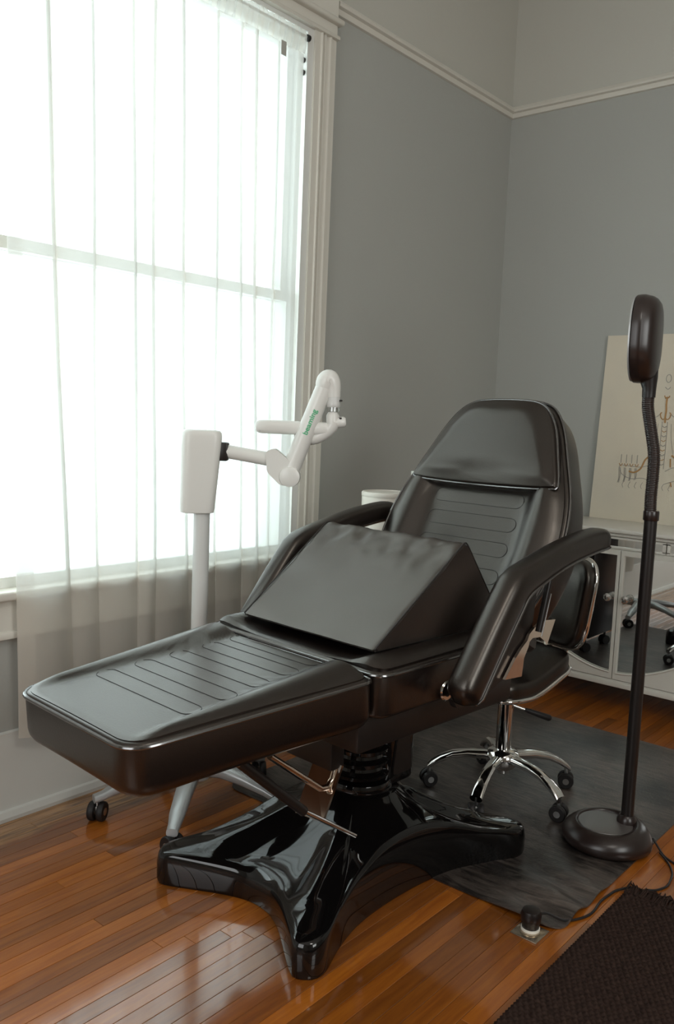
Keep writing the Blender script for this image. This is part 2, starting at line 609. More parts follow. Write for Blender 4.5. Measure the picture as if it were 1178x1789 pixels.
# baseboards
BB = [(0, 0), (0.032, 0), (0.034, 0.012), (0.028, 0.030), (0.018, 0.033), (0.018, 0.235), (0.012, 0.250), (0.010, 0.268), (0, 0.272)]
struct(obj('baseboard_left', prism(BB, lambda u, v, d: (d, WY - u, v), X0, BX), BASEB, angle=25))
struct(obj('baseboard_right', prism(BB, lambda u, v, d: (BX - u, d, v), Y0, WY), BASEB, angle=25))

# ---------------------------------------------------------------- windows
CAS = [(0.0, 0.0), (0.0, 0.030), (0.030, 0.030), (0.033, 0.036), (0.038, 0.036), (0.041, 0.026), (0.050, 0.024), (0.053, 0.034), (0.058, 0.034),
       (0.061, 0.026), (0.072, 0.026), (0.080, 0.028), (0.083, 0.036), (0.089, 0.036), (0.092, 0.029), (0.104, 0.029), (0.122, 0.029), (0.122, 0.0)]


def window(name, w, full):
    x0, x1, z0, z1 = w
    root = bpy.data.objects.new(name, None); link(root); struct(root)
    # casings
    for side in (-1, 1):
        if side > 0: fn = lambda u, v, d: (x1 + 0.035 + u, WY - v, d)
        else: fn = lambda u, v, d: (x0 - 0.035 - u, WY - v, d)
        obj('casing', prism(CAS, fn, z0, z1 + 0.02), TRIM, root, angle=20)
        a, b = (x1, x1 + 0.036) if side > 0 else (x0 - 0.036, x0)
        obj('jamb', box(a, b, WY - 0.022, WY + 0.16, z0, z1 + 0.02), SASH, root, smooth=False)
        p = x1 - 0.006 if side > 0 else x0 + 0.006
        for zz in (z1 - 0.10, z1 - 0.145):
            obj('pulley', lathe([(0.002, -0.005), (0.010, -0.005), (0.010, 0.005), (0.002, 0.005)], 12), BLACKM, root).matrix_local = \
                Matrix.Translation((p, WY - 0.006, zz)) @ Matrix.Rotation(pi / 2, 4, 'Y')
    # head
    xa, xb = x0 - 0.157, x1 + 0.157
    H = join(rbox(xa - 0.008, xb + 0.008, WY - 0.044, WY, z1 + 0.018, z1 + 0.034, 0.005),
             box(xa, xb, WY - 0.032, WY, z1 + 0.034, z1 + 0.075),
             rbox(xa - 0.020, xb + 0.020, WY - 0.056, WY, z1 + 0.072, z1 + 0.094, 0.009, 3),
             box(xa + 0.002, xb - 0.002, WY - 0.036, WY, z1 + 0.094, z1 + 0.26),
             rbox(xa - 0.03, xb + 0.03, WY - 0.08, WY, z1 + 0.26, z1 + 0.31, 0.012, 3))
    obj('head_casing', H, TRIM, root)
    obj('head_jamb', box(x0, x1, WY - 0.022, WY + 0.16, z1, z1 + 0.02), SASH, root, smooth=False)
    # sill and apron
    obj('sill', rbox(xa - 0.03, xb + 0.03, WY - 0.052, WY + 0.16, z0 - 0.028, z0, 0.008, 3), TRIM, root)
    obj('apron', join(box(xa, xb, WY - 0.022, WY, z0 - 0.125, z0 - 0.028),
                      rbox(xa - 0.004, xb + 0.004, WY - 0.030, WY, z0 - 0.148, z0 - 0.125, 0.005)), TRIM, root)
    # sashes: lower in front, upper behind, meeting rail about half way
    zm = 1.70

    def sash(nm, ya, yb, za, zb, rb, rt):
        s = 0.034
        fr = join(box(x0 + 0.003, x0 + s, ya, yb, za, zb), box(x1 - s, x1 - 0.003, ya, yb, za, zb),
                  box(x0 + s, x1 - s, ya, yb, za, za + rb), box(x0 + s, x1 - s, ya, yb, zb - rt, zb))
        f = obj(nm, fr, SASH, root, smooth=False)
        ym = (ya + yb) / 2
        obj('pane', box(x0 + s, x1 - s, ym - 0.002, ym + 0.002, za + rb, zb - rt), PANE, f, smooth=False)
    sash('lower_sash', WY + 0.012, WY + 0.044, z0, zm + 0.035, 0.032, 0.036)
    sash('upper_sash', WY + 0.047, WY + 0.079, zm - 0.002, z1, 0.036, 0.030)
    return root


window('window_1', W1, True)

# ---------------------------------------------------------------- curtain on its rod
rodz = 2.672
rod = thing('curtain_rod', 'thin pale tension rod across the window top with a black end', 'curtain rod', (1.75, WY - 0.030, rodz))
obj('rod', tube([(-0.76, 0, 0), (0.735, 0, 0)], 0.0065, 12), STEEL, rod)
for s in (-0.765, 0.735):
    obj('end_cap', lathe([(0.006, 0), (0.012, 0.001), (0.012, 0.014), (0.008, 0.016)], 14), RUBBER, rod).matrix_local = \
        Matrix.Translation((s, 0, 0)) @ Matrix.Rotation(pi / 2, 4, 'Y')

cur = thing('sheer_curtain', 'long white sheer curtain gathered on a rod in front of the window', 'curtain', (1.85, WY - 0.045, 0.262))


def curtain_mesh():
    random.seed(11)
    # pleats: (x at top, x at bottom, width)
    pl = [(1.390, 1.492, 0.011), (1.545, 1.590, 0.006), (1.695, 1.742, 0.007), (1.775, 1.810, 0.008),
          (1.885, 1.958, 0.008), (2.040, 2.085, 0.006), (2.150, 2.215, 0.006), (2.215, 2.300, 0.009), (2.330, 2.350, 0.005)]
    rows = []
    zt, zb = rodz - 0.070, 0.262
    NZ = 60
    for j in range(NZ + 1):
        t = j / NZ
        z = zt + (zb - zt) * t
        xl = 1.262 + 0.045 * t; xr = 2.462 - 0.012 * sin(pi * min(1, t * 1.2)) + 0.0 * t
        # fabric pushed out over the sill, hanging in front of the apron
        push = 0.010 * smooth01((1.5 - z) / 0.75)
        row = []
        stops = [xl] + [a + (b - a) * t for a, b, w in pl] + [xr]
        for i in range(len(stops) - 1):
            a, b = stops[i], stops[i + 1]
            wa = pl[i - 1][2] if i > 0 else 0
            a2 = a + wa * 0.3
            n = 12
            amp = (0.004 + 0.016 * t) * min(1.0, (b - a) / 0.15)
            ph = i * 1.7
            for k in range(n):
                s = k / (n - 1)
                x = a2 + (b - a2) * s
                y = -push - amp * sin(pi * s) * (1 + 0.35 * sin(ph + 2.2 * t)) - 0.004 * sin(3.1 * z + ph)
                row.append((x, y, z))
            if i < len(stops) - 2:
                w = pl[i][2]
                yb_ = row[-1][1]
                for dx_, dy_ in ((0.6, 0.003), (0.5, 0.006), (-0.4, 0.006), (-0.4, 0.009), (0.55, 0.009), (0.5, 0.012), (-0.35, 0.011), (-0.3, 0.004)):
                    row.append((b + w * dx_, yb_ + dy_, z))
        rows.append([(p[0] - 1.85, p[1], p[2] - 0.262) for p in row])
    V, F = loft(rows, cap=False, closed=False)
    n = len(rows[0])
    # side hems: a second layer
    for (i0, i1) in ((0, 3), (n - 4, n - 1)):
        strip = [[(r[i][0], r[i][1] + 0.0035, r[i][2]) for i in range(i0, i1 + 1)] for r in rows]
        V, F = join((V, F), loft(strip, cap=False, closed=False))
    # bottom hem: second layer over the last 13 cm
    hem = [[(p[0], p[1] + 0.003, p[2]) for p in r] for r in rows if r[0][2] < 0.135]
    V, F = join((V, F), loft(hem, cap=False, closed=False))
    return V, F


obj('panel', curtain_mesh(), CURTAIN, cur)


def ruffle():
    rows = []
    N = 260
    for j, (dz, yy, am) in enumerate([(0.016, 0.0, 0.004), (0.010, -0.004, 0.005), (0.0, -0.009, 0.004), (-0.012, -0.010, 0.005), (-0.03, -0.009, 0.007),
                                      (-0.05, -0.006, 0.008), (-0.072, -0.002, 0.006)]):
        row = []
        for k in range(N + 1):
            x = 1.258 + (2.466 - 1.258) * k / N
            y = yy + am * (sin(x * 210 + 2.5 * sin(x * 17)) + 0.5 * sin(x * 353 + j * 0.4))
            row.append((x - 1.85, y + 0.005, rodz + dz - 0.262 + 0.003 * sin(x * 60)))
        rows.append(row)
    back = [[(p[0], 0.034 - p[1] * 0.3, p[2]) for p in r] for r in rows[::-1]]
    return join(loft(rows, cap=False, closed=False), loft(back, cap=False, closed=False))


obj('rod_pocket', ruffle(), CURTAIN, cur)
obj('tag', rbox(2.325 - 1.85, 2.352 - 1.85, -0.012, -0.010, rodz - 0.262 - 0.118, rodz - 0.262 - 0.068, 0.0008, 1), TAGM, cur)

# ================================================================ TREATMENT CHAIR
BXY = (1.82, 1.4375)
ch = thing('treatment_chair', 'dark brown vinyl reclining treatment chair on a glossy black pump base', 'treatment chair', (*BXY, 0), radians(-4))
I3 = lambda u, v, w: (u, v, w)

# --- pump base: swelling shell on four feet
half = [(-0.448, -0.245, 0.088), (-0.446, -0.280, 0.088), (-0.425, -0.300, 0.088), (-0.385, -0.298, 0.09), (-0.30, -0.258, 0.105), (-0.20, -0.225, 0.135), (-0.08, -0.209, 0.168),
        (0.06, -0.207, 0.172), (0.18, -0.222, 0.145), (0.29, -0.262, 0.108), (0.375, -0.302, 0.09), (0.42, -0.306, 0.088), (0.448, -0.288, 0.088), (0.452, -0.25, 0.088),
        (0.41, -0.16, 0.086), (0.372, -0.07, 0.083)]
ctrl = half + [(0.362, 0, 0.082)] + [(a, -l, h) for a, l, h in half[::-1]] + [(-0.352, 0.09, 0.080), (-0.328, 0.0, 0.078), (-0.352, -0.09, 0.080)]
NO = 200
bo = resample(catmull(ctrl, 8), NO)
cx0 = 0.03


def seg_d(p, a, b):
    p, a, b = Vector(p), Vector(a), Vector(b)
    t = max(0, min(1, (p - a).dot(b - a) / (b - a).length_squared))
    return (p - a - (b - a) * t).length


def base_top(t, edge, u, v):
    z = edge + (0.232 - edge) * (0.25 * t + 0.75 * t ** 2.1)
    # raised foot pads and a moulded tongue on the front lobe
    d = seg_d((u, v), (-0.30, 0.0), (-0.12, 0.0)) - 0.075
    z += 0.006 * smooth01((0.020 - d) / 0.05) * smooth01(t / 0.12)
    for s in (-1, 1):
        d = seg_d((u, v), (-0.33, s * 0.165), (-0.17, s * 0.10)) - 0.032
        z += 0.006 * smooth01((0.016 - d) / 0.04) * smooth01(t / 0.10)
        d = seg_d((u, v), (0.33, s * 0.165), (0.17, s * 0.10)) - 0.032
        z += 0.009 * smooth01((0.010 - d) / 0.022) * smooth01(t / 0.10)
    z += 0.0008 * noise.noise(Vector((u * 16, v * 16, 3))) * smooth01(t / 0.1)
    return z


def base_shell():
    rings = []
    nk = []
    for p in bo:
        a = atan2(p[1], p[0] - cx0)
        nk.append((cx0 + 0.105 * cos(a), 0.105 * sin(a)))

    def ring(fac_out, zz, t=None):
        out = []
        for p, q in zip(bo, nk):
            if t is None:
                dx, dy = p[0] - cx0, p[1]
                r = hypot(dx, dy)
                f = 1 - fac_out / r
                out.append((cx0 + dx * f, dy * f, zz(p[2])))
            else:
                u = p[0] + (q[0] - p[0]) * t; v = p[1] + (q[1] - p[1]) * t
                out.append((u, v, base_top(t, p[2], u, v)))
        return out
    rings.append(ring(0.02, lambda h: 0.001))
    rings.append(ring(0.0, lambda h: 0.001))
    rings.append(ring(-0.004, lambda h: 0.012))
    rings.append(ring(-0.004, lambda h: h * 0.6))
    rings.append(ring(-0.001, lambda h: h - 0.016))
    rings.append(ring(0.003, lambda h: h - 0.007))
    rings.append(ring(0.010, lambda h: h - 0.001))
    for k in range(1, 29):
        t = 0.05 + 0.95 * (k / 28) ** 1.05
        rings.append(ring(0, None, t))
    rings.append([(cx0 + 0.06 * (q[0] - cx0) / 0.105, 0.06 * q[1] / 0.105, 0.236) for q in nk])
    return loft(rings)


obj('base_cover', base_shell(), GLOSS, ch, angle=60)
# column with moulded collar rings
prof = [(0.092, 0.225), (0.096, 0.240), (0.090, 0.256)]
for k in range(5):
    z = 0.256 + k * 0.036
    prof += [(0.070, z + 0.004), (0.084, z + 0.012), (0.086, z + 0.022), (0.072, z + 0.032)]
prof += [(0.070, 0.445), (0.10, 0.455), (0.10, 0.47)]
obj('lift_column', lathe(prof, 40, (cx0, 0)), GLOSS, ch)
# pump housing on the near side of the column
ph = rbox(0.06, 0.19, -0.075, 0.075, 0.225, 0.405, 0.022, 4)
obj('pump_housing', ph, GLOSS, ch)
obj('housing_window', xf(prism(round_poly([(0, 0), (0.085, 0), (0.070, 0.11), (0.015, 0.11)], 0.018, 4), lambda u, v, d: (u, d, v), 0, 0.006),
                         Matrix.Translation((0.083, -0.0805, 0.262))), BLACKM, ch)
# --- seat frame
obj('seat_frame', join(rbox(-0.285, 0.36, -0.275, 0.275, 0.475, 0.572, 0.012, 2),
                       rbox(-0.10, 0.20, -0.12, 0.12, 0.452, 0.480, 0.006, 2)), BLACKM, ch)
# --- seat cushion
so = round_poly([(-0.268, -0.318), (0.385, -0.312), (0.385, 0.312), (-0.268, 0.318)], [0.045, 0.05, 0.05, 0.045], 8)


def seat_top(u, v, d):
    ds = 0.315 - abs(v)
    b = 0.020 * math.exp(-((ds - 0.055) / 0.036) ** 2)
    return 0.006 * smooth01(d / 0.02) + b * smooth01(d / 0.03) - 0.004 * smooth01((0.20 - abs(v)) / 0.08)


PADI = [0.012, 0.022, 0.032, 0.044, 0.056, 0.068, 0.082, 0.096, 0.112, 0.130]
seat = obj('seat_cushion', pad(so, 0.112, 0.014, 0.012, seat_top, lambda u, v, w: (u, v, 0.565 + w), PADI, c=(0.05, 0.0)), LEATHER, ch)


def piping(outl, fn, r=0.0046, n=150):
    return tube([fn(u, v) for u, v in resample(outl, n)], r, 8, closed=True)


obj('piping', piping(so, lambda u, v: (u * 1.003, v * 1.004, 0.565 + 0.112 - 0.008)), PIPING, seat)

# --- leg rest: hinged at the front of the seat, sloping down a little
LH = Vector((-0.276, 0, 0.672))
pit = math.atan2(0.045, 0.584)
LD = Vector((-cos(pit), 0, -sin(pit))); LN = Vector((-sin(pit), 0, cos(pit)))


def LF(u, v, w):                     # u from hinge to foot, w above the face
    p = LH + LD * u + LN * w
    return (p.x, v, p.z)


lo = round_poly([(0.006, -0.313), (0.588, -0.225), (0.588, 0.225), (0.006, 0.313)], [0.030, 0.050, 0.050, 0.030], 8)
# bow the long sides and the foot outwards slightly
lo = [(u + 0.012 * max(0, (u - 0.5) / 0.1) * (1 - (v / 0.23) ** 2 if abs(v) < 0.23 else 0), v * (1 + 0.035 * sin(pi * min(1, max(0, u / 0.588))))) for u, v in lo]


def leg_top(u, v, d):
    hw = 0.313 - 0.151 * u
    pw = 0.172 + 0.060 * u              # half width of the flat stitched panel
    w = hw - pw
    q = (abs(v) - pw + 0.012) / (w + 0.012)
    b = 0.0
    if 0 < q < 1: b = (0.008 + 0.105 * w) * sin(pi * q ** 0.85) ** 1.3
    b *= smooth01((0.585 - u) / 0.10)
    return 0.003 * smooth01(d / 0.02) + b * smooth01(d / 0.02)


leg = obj('leg_rest', pad(lo, 0.118, 0.012, 0.034, leg_top, lambda u, v, w: LF(u, v, w - 0.118), PADI, c=(0.29, 0.0), nout=180), LEATHER, ch)
obj('piping', piping(lo, lambda u, v: LF(0.29 + (u - 0.29) * 1.004, v * 1.006, -0.007)), PIPING, leg)
for cu in (0.405, 0.306, 0.210, 0.115, 0.030):
    pts = [LF(u, v, leg_top(u, v, 0.2) + 0.0004) for u, v in slot_loop(cu, 0.050, 0.160 + 0.060 * cu)]
    obj('stitching', tube(pts, 0.0008, 5, closed=True), STITCH, leg)

# --- back rest
BA = radians(62)
BH = Vector((0.345, 0, 0.66))
BD = Vector((cos(BA), 0, sin(BA))); BN = Vector((-sin(BA), 0, cos(BA)))


def BF(s, l, w):
    p = BH + BD * s + BN * w
    return (p.x, l, p.z)


bk = [(-0.02, 0.245), (0.05, 0.285), (0.15, 0.318), (0.25, 0.331), (0.34, 0.328), (0.43, 0.310), (0.50, 0.284), (0.57, 0.254), (0.64, 0.224), (0.70, 0.190), (0.738, 0.155), (0.757, 0.112), (0.764, 0.05)]
bo2 = catmull([(s, l) for s, l in bk] + [(s, -l) for s, l in bk[::-1]], 5)


def hw_back(s):
    for i in range(len(bk) - 1):
        if bk[i][0] <= s <= bk[i + 1][0]:
            t = (s - bk[i][0]) / (bk[i + 1][0] - bk[i][0])
            return bk[i][1] + (bk[i + 1][1] - bk[i][1]) * t
    return 0.25 if s < 0 else 0.1


def back_top(s, l, d):
    w = hw_back(s) - 0.178
    q = (abs(l) - 0.178) / max(0.03, w)
    b = 0.0
    if 0 < q < 1: b = min(0.036, 0.27 * w) * sin(pi * q ** 0.9) ** 1.15
    return 0.003 * smooth01(d / 0.02) + b * smooth01(d / 0.02) * smooth01((0.60 - s) / 0.15)


back = obj('back_rest', pad(bo2, 0.125, 0.012, 0.028, back_top, lambda u, v, w: BF(u, v, w - 0.125), PADI, c=(0.34, 0.0), nout=150), LEATHER, ch)
obj('piping', piping(bo2, lambda u, v: BF(0.34 + (u - 0.34) * 1.004, v * 1.006, -0.006)), PIPING, back)
for cu in (0.410, 0.331, 0.248, 0.160, 0.075):
    pts = [BF(u, v, back_top(u, v, 0.2) + 0.0004) for u, v in slot_loop(cu, 0.046, 0.166)]
    obj('stitching', tube(pts, 0.0008, 5, closed=True), STITCH, back)
# head cushion
ho = catmull([(0.452, -0.262), (0.445, -0.15), (0.443, 0), (0.445, 0.15), (0.452, 0.248), (0.470, 0.260), (0.56, 0.232), (0.64, 0.204), (0.70, 0.172), (0.735, 0.128), (0.747, 0.06),
              (0.747, -0.06), (0.735, -0.128), (0.70, -0.172), (0.64, -0.210), (0.56, -0.242), (0.470, -0.274)], 5)
hz_ = lambda u: 0.050 - 0.018 * smooth01((u - 0.5) / 0.2)
head = obj('head_cushion', pad(ho, 0.052, 0.014, 0.010, lambda u, v, d: 0.014 * smooth01(d / 0.06) - 0.008 * math.exp(-((u - 0.49) / 0.02) ** 2 - (v / 0.14) ** 2) * smooth01(d / 0.03),
                               lambda u, v, w: BF(u, v, -0.010 + w), PADI, c=(0.59, 0.0)), LEATHER, ch)
obj('piping', piping(ho, lambda u, v: BF(0.59 + (u - 0.59) * 1.006, v * 1.006, 0.030), 0.0042), PIPING, head)
# back board and hinge strut
obj('back_board', xf(rbox(-0.02, 0.56, -0.20, 0.20, -0.150, -0.122, 0.008, 2), Matrix(((BD.x, 0, BN.x, BH.x), (0, 1, 0, 0), (BD.z, 0, BN.z, BH.z), (0, 0, 0, 1)))), BLACKM, ch)

# --- arm rests
def arm(side):
    ctrl = [(-0.070, 0.588), (-0.035, 0.636), (0.040, 0.733), (0.104, 0.812), (0.135, 0.846), (0.185, 0.868), (0.330, 0.908), (0.48, 0.933), (0.585, 0.941)]
    path = resample(catmull(ctrl, 8, False), 46, False)
    rings = []
    lines = []
    m = len(path)
    for i, p in enumerate(path):
        a = Vector(path[max(i - 1, 0)]); b = Vector(path[min(i + 1, m - 1)])
        t = (b - a).normalized(); nn = Vector((-t.y, t.x))
        s = i / (m - 1)
        e = min(1.0, sqrt(max(0.0, 1 - (1 - min(1, s / 0.07)) ** 2)) + 0.12) * min(1.0, sqrt(max(0.0, 1 - (1 - min(1, (1 - s) / 0.05)) ** 2)) + 0.12)
        hh = (0.044 - 0.010 * smooth01((s - 0.35) / 0.3)) * e
        hw = (0.040) * (0.25 + 0.75 * e)
        ring = []
        for k in range(24):
            an = 2 * pi * k / 24
            c, q = cos(an), sin(an)
            cu = math.copysign(abs(c) ** 0.62, c) * hw
            cv = math.copysign(abs(q) ** (0.62 if q < 0 else 0.85), q) * hh
            ring.append((p[0] + nn.x * cv, side * 0.400 + cu, p[1] + nn.y * cv))
        rings.append(ring)
        lines.append((p, nn, hw, hh))
    A = obj('arm_rest', loft(rings), LEATHER, ch, angle=70)
    pts = []
    for sg in (1, -1):
        pts_ = [(p[0] - nn.x * hh * 0.60, side * 0.400 + sg * hw * 0.985, p[1] - nn.y * hh * 0.60) for p, nn, hw, hh in lines[1:-1]]
        pts += pts_ if sg > 0 else pts_[::-1]
    obj('piping', tube(pts, 0.0036, 7, closed=True), PIPING, A)
    # plywood core tapering down to the pivot
    poly = [(-0.02, 0.575), (0.05, 0.600), (0.19, 0.77), (0.345, 0.835), (0.33, 0.70), (0.24, 0.60), (0.10, 0.545), (0.0, 0.545)]
    obj('arm_bracket', prism(round_poly(poly, 0.012, 3), lambda u, v, d: (u, side * d, v), 0.328, 0.345), BLACKM, ch)
    obj('gas_strut', tube([(0.352, side * 0.375, 0.838), (0.318, side * 0.372, 0.70)], 0.009, 10), BLACKM, ch)
    obj('strut_rod', tube([(0.344, side * 0.388, 0.805), (0.314, side * 0.385, 0.69)], 0.0018, 8), STEEL, ch)
    # pivot washer
    w = obj('pivot_washer', lathe([(0.010, 0), (0.023, 0), (0.025, 0.004), (0.022, 0.008), (0.012, 0.008)], 26), CHROME, ch)
    w.matrix_local = Matrix.Translation((-0.056, side * 0.347, 0.606)) @ Matrix.Rotation(side * -pi / 2, 4, 'X')
    # sickle shaped chrome side plate
    pl = [(0.19, 0.587), (0.271, 0.581), (0.277, 0.631), (0.296, 0.659), (0.300, 0.672), (0.315, 0.680), (0.353, 0.677), (0.375, 0.664), (0.393, 0.648), (0.430, 0.716), (0.377, 0.721), (0.345, 0.716),
          (0.319, 0.706), (0.298, 0.694), (0.288, 0.677), (0.262, 0.660), (0.236, 0.638)]
    obj('side_plate', prism(pl, lambda u, v, d: (u, side * d, v), 0.350, 0.358), CHROMEB, ch, smooth=False)


arm(-1)
arm(1)

# --- leg rest linkage: gas piston, link plate and chrome bar
obj('leg_piston', tube([(-0.548, -0.15, 0.500), (-0.33, -0.15, 0.312)], 0.0125, 12), BLACKM, ch)
obj('piston_rod', tube([(-0.335, -0.15, 0.316), (-0.142, -0.15, 0.188)], 0.0062, 10), CHROME, ch)
obj('piston_end', lathe([(0.006, -0.012), (0.014, -0.010), (0.014, 0.010), (0.006, 0.012)], 14), STEEL, ch).matrix_local = \
    Matrix.Translation((-0.545, -0.15, 0.497)) @ Matrix.Rotation(pi / 2, 4, 'X')
obj('link_bar', tube([(-0.40, -0.10, 0.452), (-0.30, -0.10, 0.377), (-0.225, -0.10, 0.322), (-0.200, -0.10, 0.318), (-0.182, -0.10, 0.335), (-0.168, -0.10, 0.372)], 0.0085, 10), CHROMEB, ch)
lp = [(-0.185, -0.035, 0.372), (-0.165, -0.115, 0.370), (-0.232, -0.118, 0.240), (-0.252, -0.040, 0.245)]
lpv = [tuple(p) for p in lp] + [(p[0] + 0.007, p[1], p[2] - 0.003) for p in lp]
obj('link_plate', (lpv, [(0, 1, 2, 3), (7, 6, 5, 4), (0, 4, 5, 1), (1, 5, 6, 2), (2, 6, 7, 3), (3, 7, 4, 0)]), CHROMEB, ch, smooth=False)
obj('link_hanger', rbox(-0.20, -0.15, -0.11, 0.06, 0.36, 0.48, 0.006, 2), BLACKM, ch)

# ================================================================ WEDGE PILLOW
wp = thing('wedge_pillow', 'dark grey vinyl wedge pillow lying on the chair seat', 'pillow', (*BXY, 0.698), radians(-4))
cs = round_poly([(-0.213, 0.004), (0.126, 0.250), (0.292, 0.055), (0.275, 0.000)], [0.010, 0.016, 0.016, 0.014], 4)
cs = resample(cs, 120)


def wedge():
    rings = []
    ls = [-1, -0.995, -0.985, -0.96] + [-0.92 + 1.84 * k / 44 for k in range(45)] + [0.96, 0.985, 0.995, 1]
    cc = (0.07, 0.085)
    for q in ls:
        ring = []
        e = 1.0 - 0.030 * smooth01((abs(q) - 0.96) / 0.04)
        for (u, v) in cs:
            hw = 0.245 + 0.012 * (v / 0.25)
            l = q * hw
            uu = cc[0] + (u - cc[0]) * e; vv = cc[1] + (v - cc[1]) * e
            # slack cover: creases gathered along the upper edge of the slope
            s = (v - 0.0) / 0.25
            k = smooth01((s - 0.55) / 0.45) if u < 0.15 else 0.4 * smooth01((s - 0.5) / 0.5)
            nz = noise.noise(Vector((l * 22 + 3 * s, s * 9, 1.3))) + 0.6 * noise.noise(Vector((l * 45, s * 14 + l * 20, 7)))
            d = 0.0065 * k * nz + 0.0025 * noise.noise(Vector((l * 7, s * 5, 2)))
            if v < 0.002: d = 0
            # belly of the front lower edge
            ring.append((uu - 0.58 * d, l, max(0.0, vv + 0.8 * d)))
        rings.append(ring)
    return loft(rings)


obj('cover', wedge(), LEATHER_FLAT, wp, angle=50)
seam = []
for sg in (-1, 1):
    pts = [(0.07 + (u - 0.07) * 0.995, sg * (0.245 + 0.012 * v / 0.25) * 0.985, 0.085 + (v - 0.085) * 0.995 + 0.0015) for u, v in cs]
    obj('seam', tube(pts, 0.0022, 6, closed=True), STITCH, wp)

# ================================================================ WHITENING LAMP on a five-legged stand
UV = (1.775, 2.045)
uv = thing('whitening_lamp', 'white dental whitening lamp with a jointed arm on a five-legged caster stand', 'lamp', (*UV, 0))


def caster(parent, x, y, ang, zt, r=0.028, hub=STEEL, body=RUBBER, w=0.022):
    """twin wheel caster: hood, stem and two wheels"""
    c = obj('caster', join(tube([(x, y, zt), (x, y, r + 0.012)], 0.007, 10),
                           xf(rbox(-0.012, 0.012, -0.006, 0.006, r - 0.006, r + 0.018, 0.004, 2), Matrix.Translation((x, y, 0)) @ Matrix.Rotation(ang, 4, 'Z'))), hub, parent)
    for s in (-1, 1):
        wv = lathe([(r * 0.45, -w * 0.40), (r * 0.9, -w * 0.40), (r, -w * 0.22), (r, w * 0.22), (r * 0.9, w * 0.40), (r * 0.45, w * 0.40)], 24)
        M = Matrix.Translation((x, y, r)) @ Matrix.Rotation(ang, 4, 'Z') @ Matrix.Translation((0, s * w * 0.62, 0)) @ Matrix.Rotation(pi / 2, 4, 'X')
        obj('wheel', xf(wv, M), body, c)
        hv = lathe([(0.002, -w * 0.43), (r * 0.40, -w * 0.43), (r * 0.40, w * 0.43), (0.002, w * 0.43)], 16)
        obj('wheel_hub', xf(hv, M), hub, c)
    return c


obj('hub', lathe([(0.030, 0.075), (0.046, 0.085), (0.048, 0.125), (0.036, 0.150), (0.030, 0.165)], 28), WHITEM, uv)
for ang, R in ((160, 0.315), (219, 0.345), (288, 0.300), (357, 0.275), (75, 0.245)):
    a = radians(ang); dx, dy = cos(a), sin(a)
    prof = [(0.03, 0.120, 0.030, 0.026), (0.10, 0.124, 0.029, 0.022), (0.6 * R, 0.110, 0.026, 0.018), (0.85 * R, 0.090, 0.023, 0.015), (0.95 * R, 0.076, 0.018, 0.013), (R + 0.012, 0.070, 0.017, 0.012)]
    rings = []
    for s, z, hw, hh in prof:
        ring = []
        for k in range(16):
            an = 2 * pi * k / 16
            cu = math.copysign(abs(cos(an)) ** 0.7, cos(an)) * hw; cv = math.copysign(abs(sin(an)) ** 0.7, sin(an)) * hh
            ring.append((dx * s - dy * cu, dy * s + dx * cu, z + cv))
        rings.append(ring)
    obj('leg', loft(rings), GREYM, uv)
    caster(uv, dx * R, dy * R, a + 0.9, 0.072, 0.030, hub=STEEL, w=0.024)
obj('pole', tube([(0, 0, 0.12), (0, 0, 0.96)], 0.0255, 28), WHITEM, uv)


def ubox():
    rings = []
    for z, k in ((0.944, 0.82), (0.946, 0.90), (0.955, 0.925), (1.0, 0.96), (1.15, 1.06), (1.182, 1.06), (1.194, 1.03), (1.2, 0.94), (1.202, 0.8)):
        o = resample(round_poly([(-0.058 * k, -0.047 * k), (0.058 * k, -0.047 * k), (0.058 * k, 0.047 * k), (-0.058 * k, 0.047 * k)], 0.030, 6), 56)
        a = radians(-38)
        sh = -0.005 - 0.011 * (1.2 - z) / 0.25
        rings.append([(u * cos(a) - v * sin(a) + 0.65 * sh, u * sin(a) + v * cos(a) - 0.76 * sh, z) for u, v in o])
    return loft(rings)


obj('power_box', ubox(), WHITEP, uv, angle=50)
O = Vector((*UV, 0))
P = lambda x, y, z: Vector((x, y, z)) - O
adir = Vector((0.65, -0.76, 0))
q0 = P(1.813, 2.000, 1.138)
obj('swivel_block', xf(rbox(-0.014, 0.020, -0.022, 0.022, -0.030, 0.028, 0.006, 2), Matrix.Translation(q0) @ Matrix.Rotation(atan2(-0.76, 0.65), 4, 'Z')), BLACKM, uv)
q1 = P(1.912, 1.884, 1.118)
obj('lower_arm', tube([q0 + adir * 0.012, q1], 0.0215, 24), WHITEP, uv)
# angular elbow housing
elbow = [(-0.052, 0.048), (-0.022, 0.058), (0.045, 0.006), (0.060, -0.018), (0.052, -0.044), (0.026, -0.062), (0.0, -0.062), (-0.046, -0.020)]
EO = P(1.933, 1.859, 1.099)
vdir = Vector((0.7655, 0.6437, 0))
obj('elbow', prism(round_poly(elbow, 0.012, 4), lambda u, v, d: EO + adir * (u * 0.93) + Vector((0, 0, v * 0.95)) + vdir * d, -0.026, 0.026), WHITEP, uv, angle=50)
e0 = P(1.948, 1.842, 1.072); e1 = P(2.017, 1.760, 1.362)
obj('elbow_knuckle', xf(lathe([(0.022, -0.036), (0.031, -0.032), (0.033, 0.0), (0.031, 0.032), (0.022, 0.036)], 24), Matrix.Translation(e0 + Vector((0.004, -0.004, -0.004))) @ vdir.to_track_quat('Z', 'Y').to_matrix().to_4x4()), WHITEP, uv)
arm2 = obj('upper_arm', tube([e0, e0.lerp(e1, 0.5), e1], [0.029, 0.0275, 0.027], 28), WHITEP, uv)
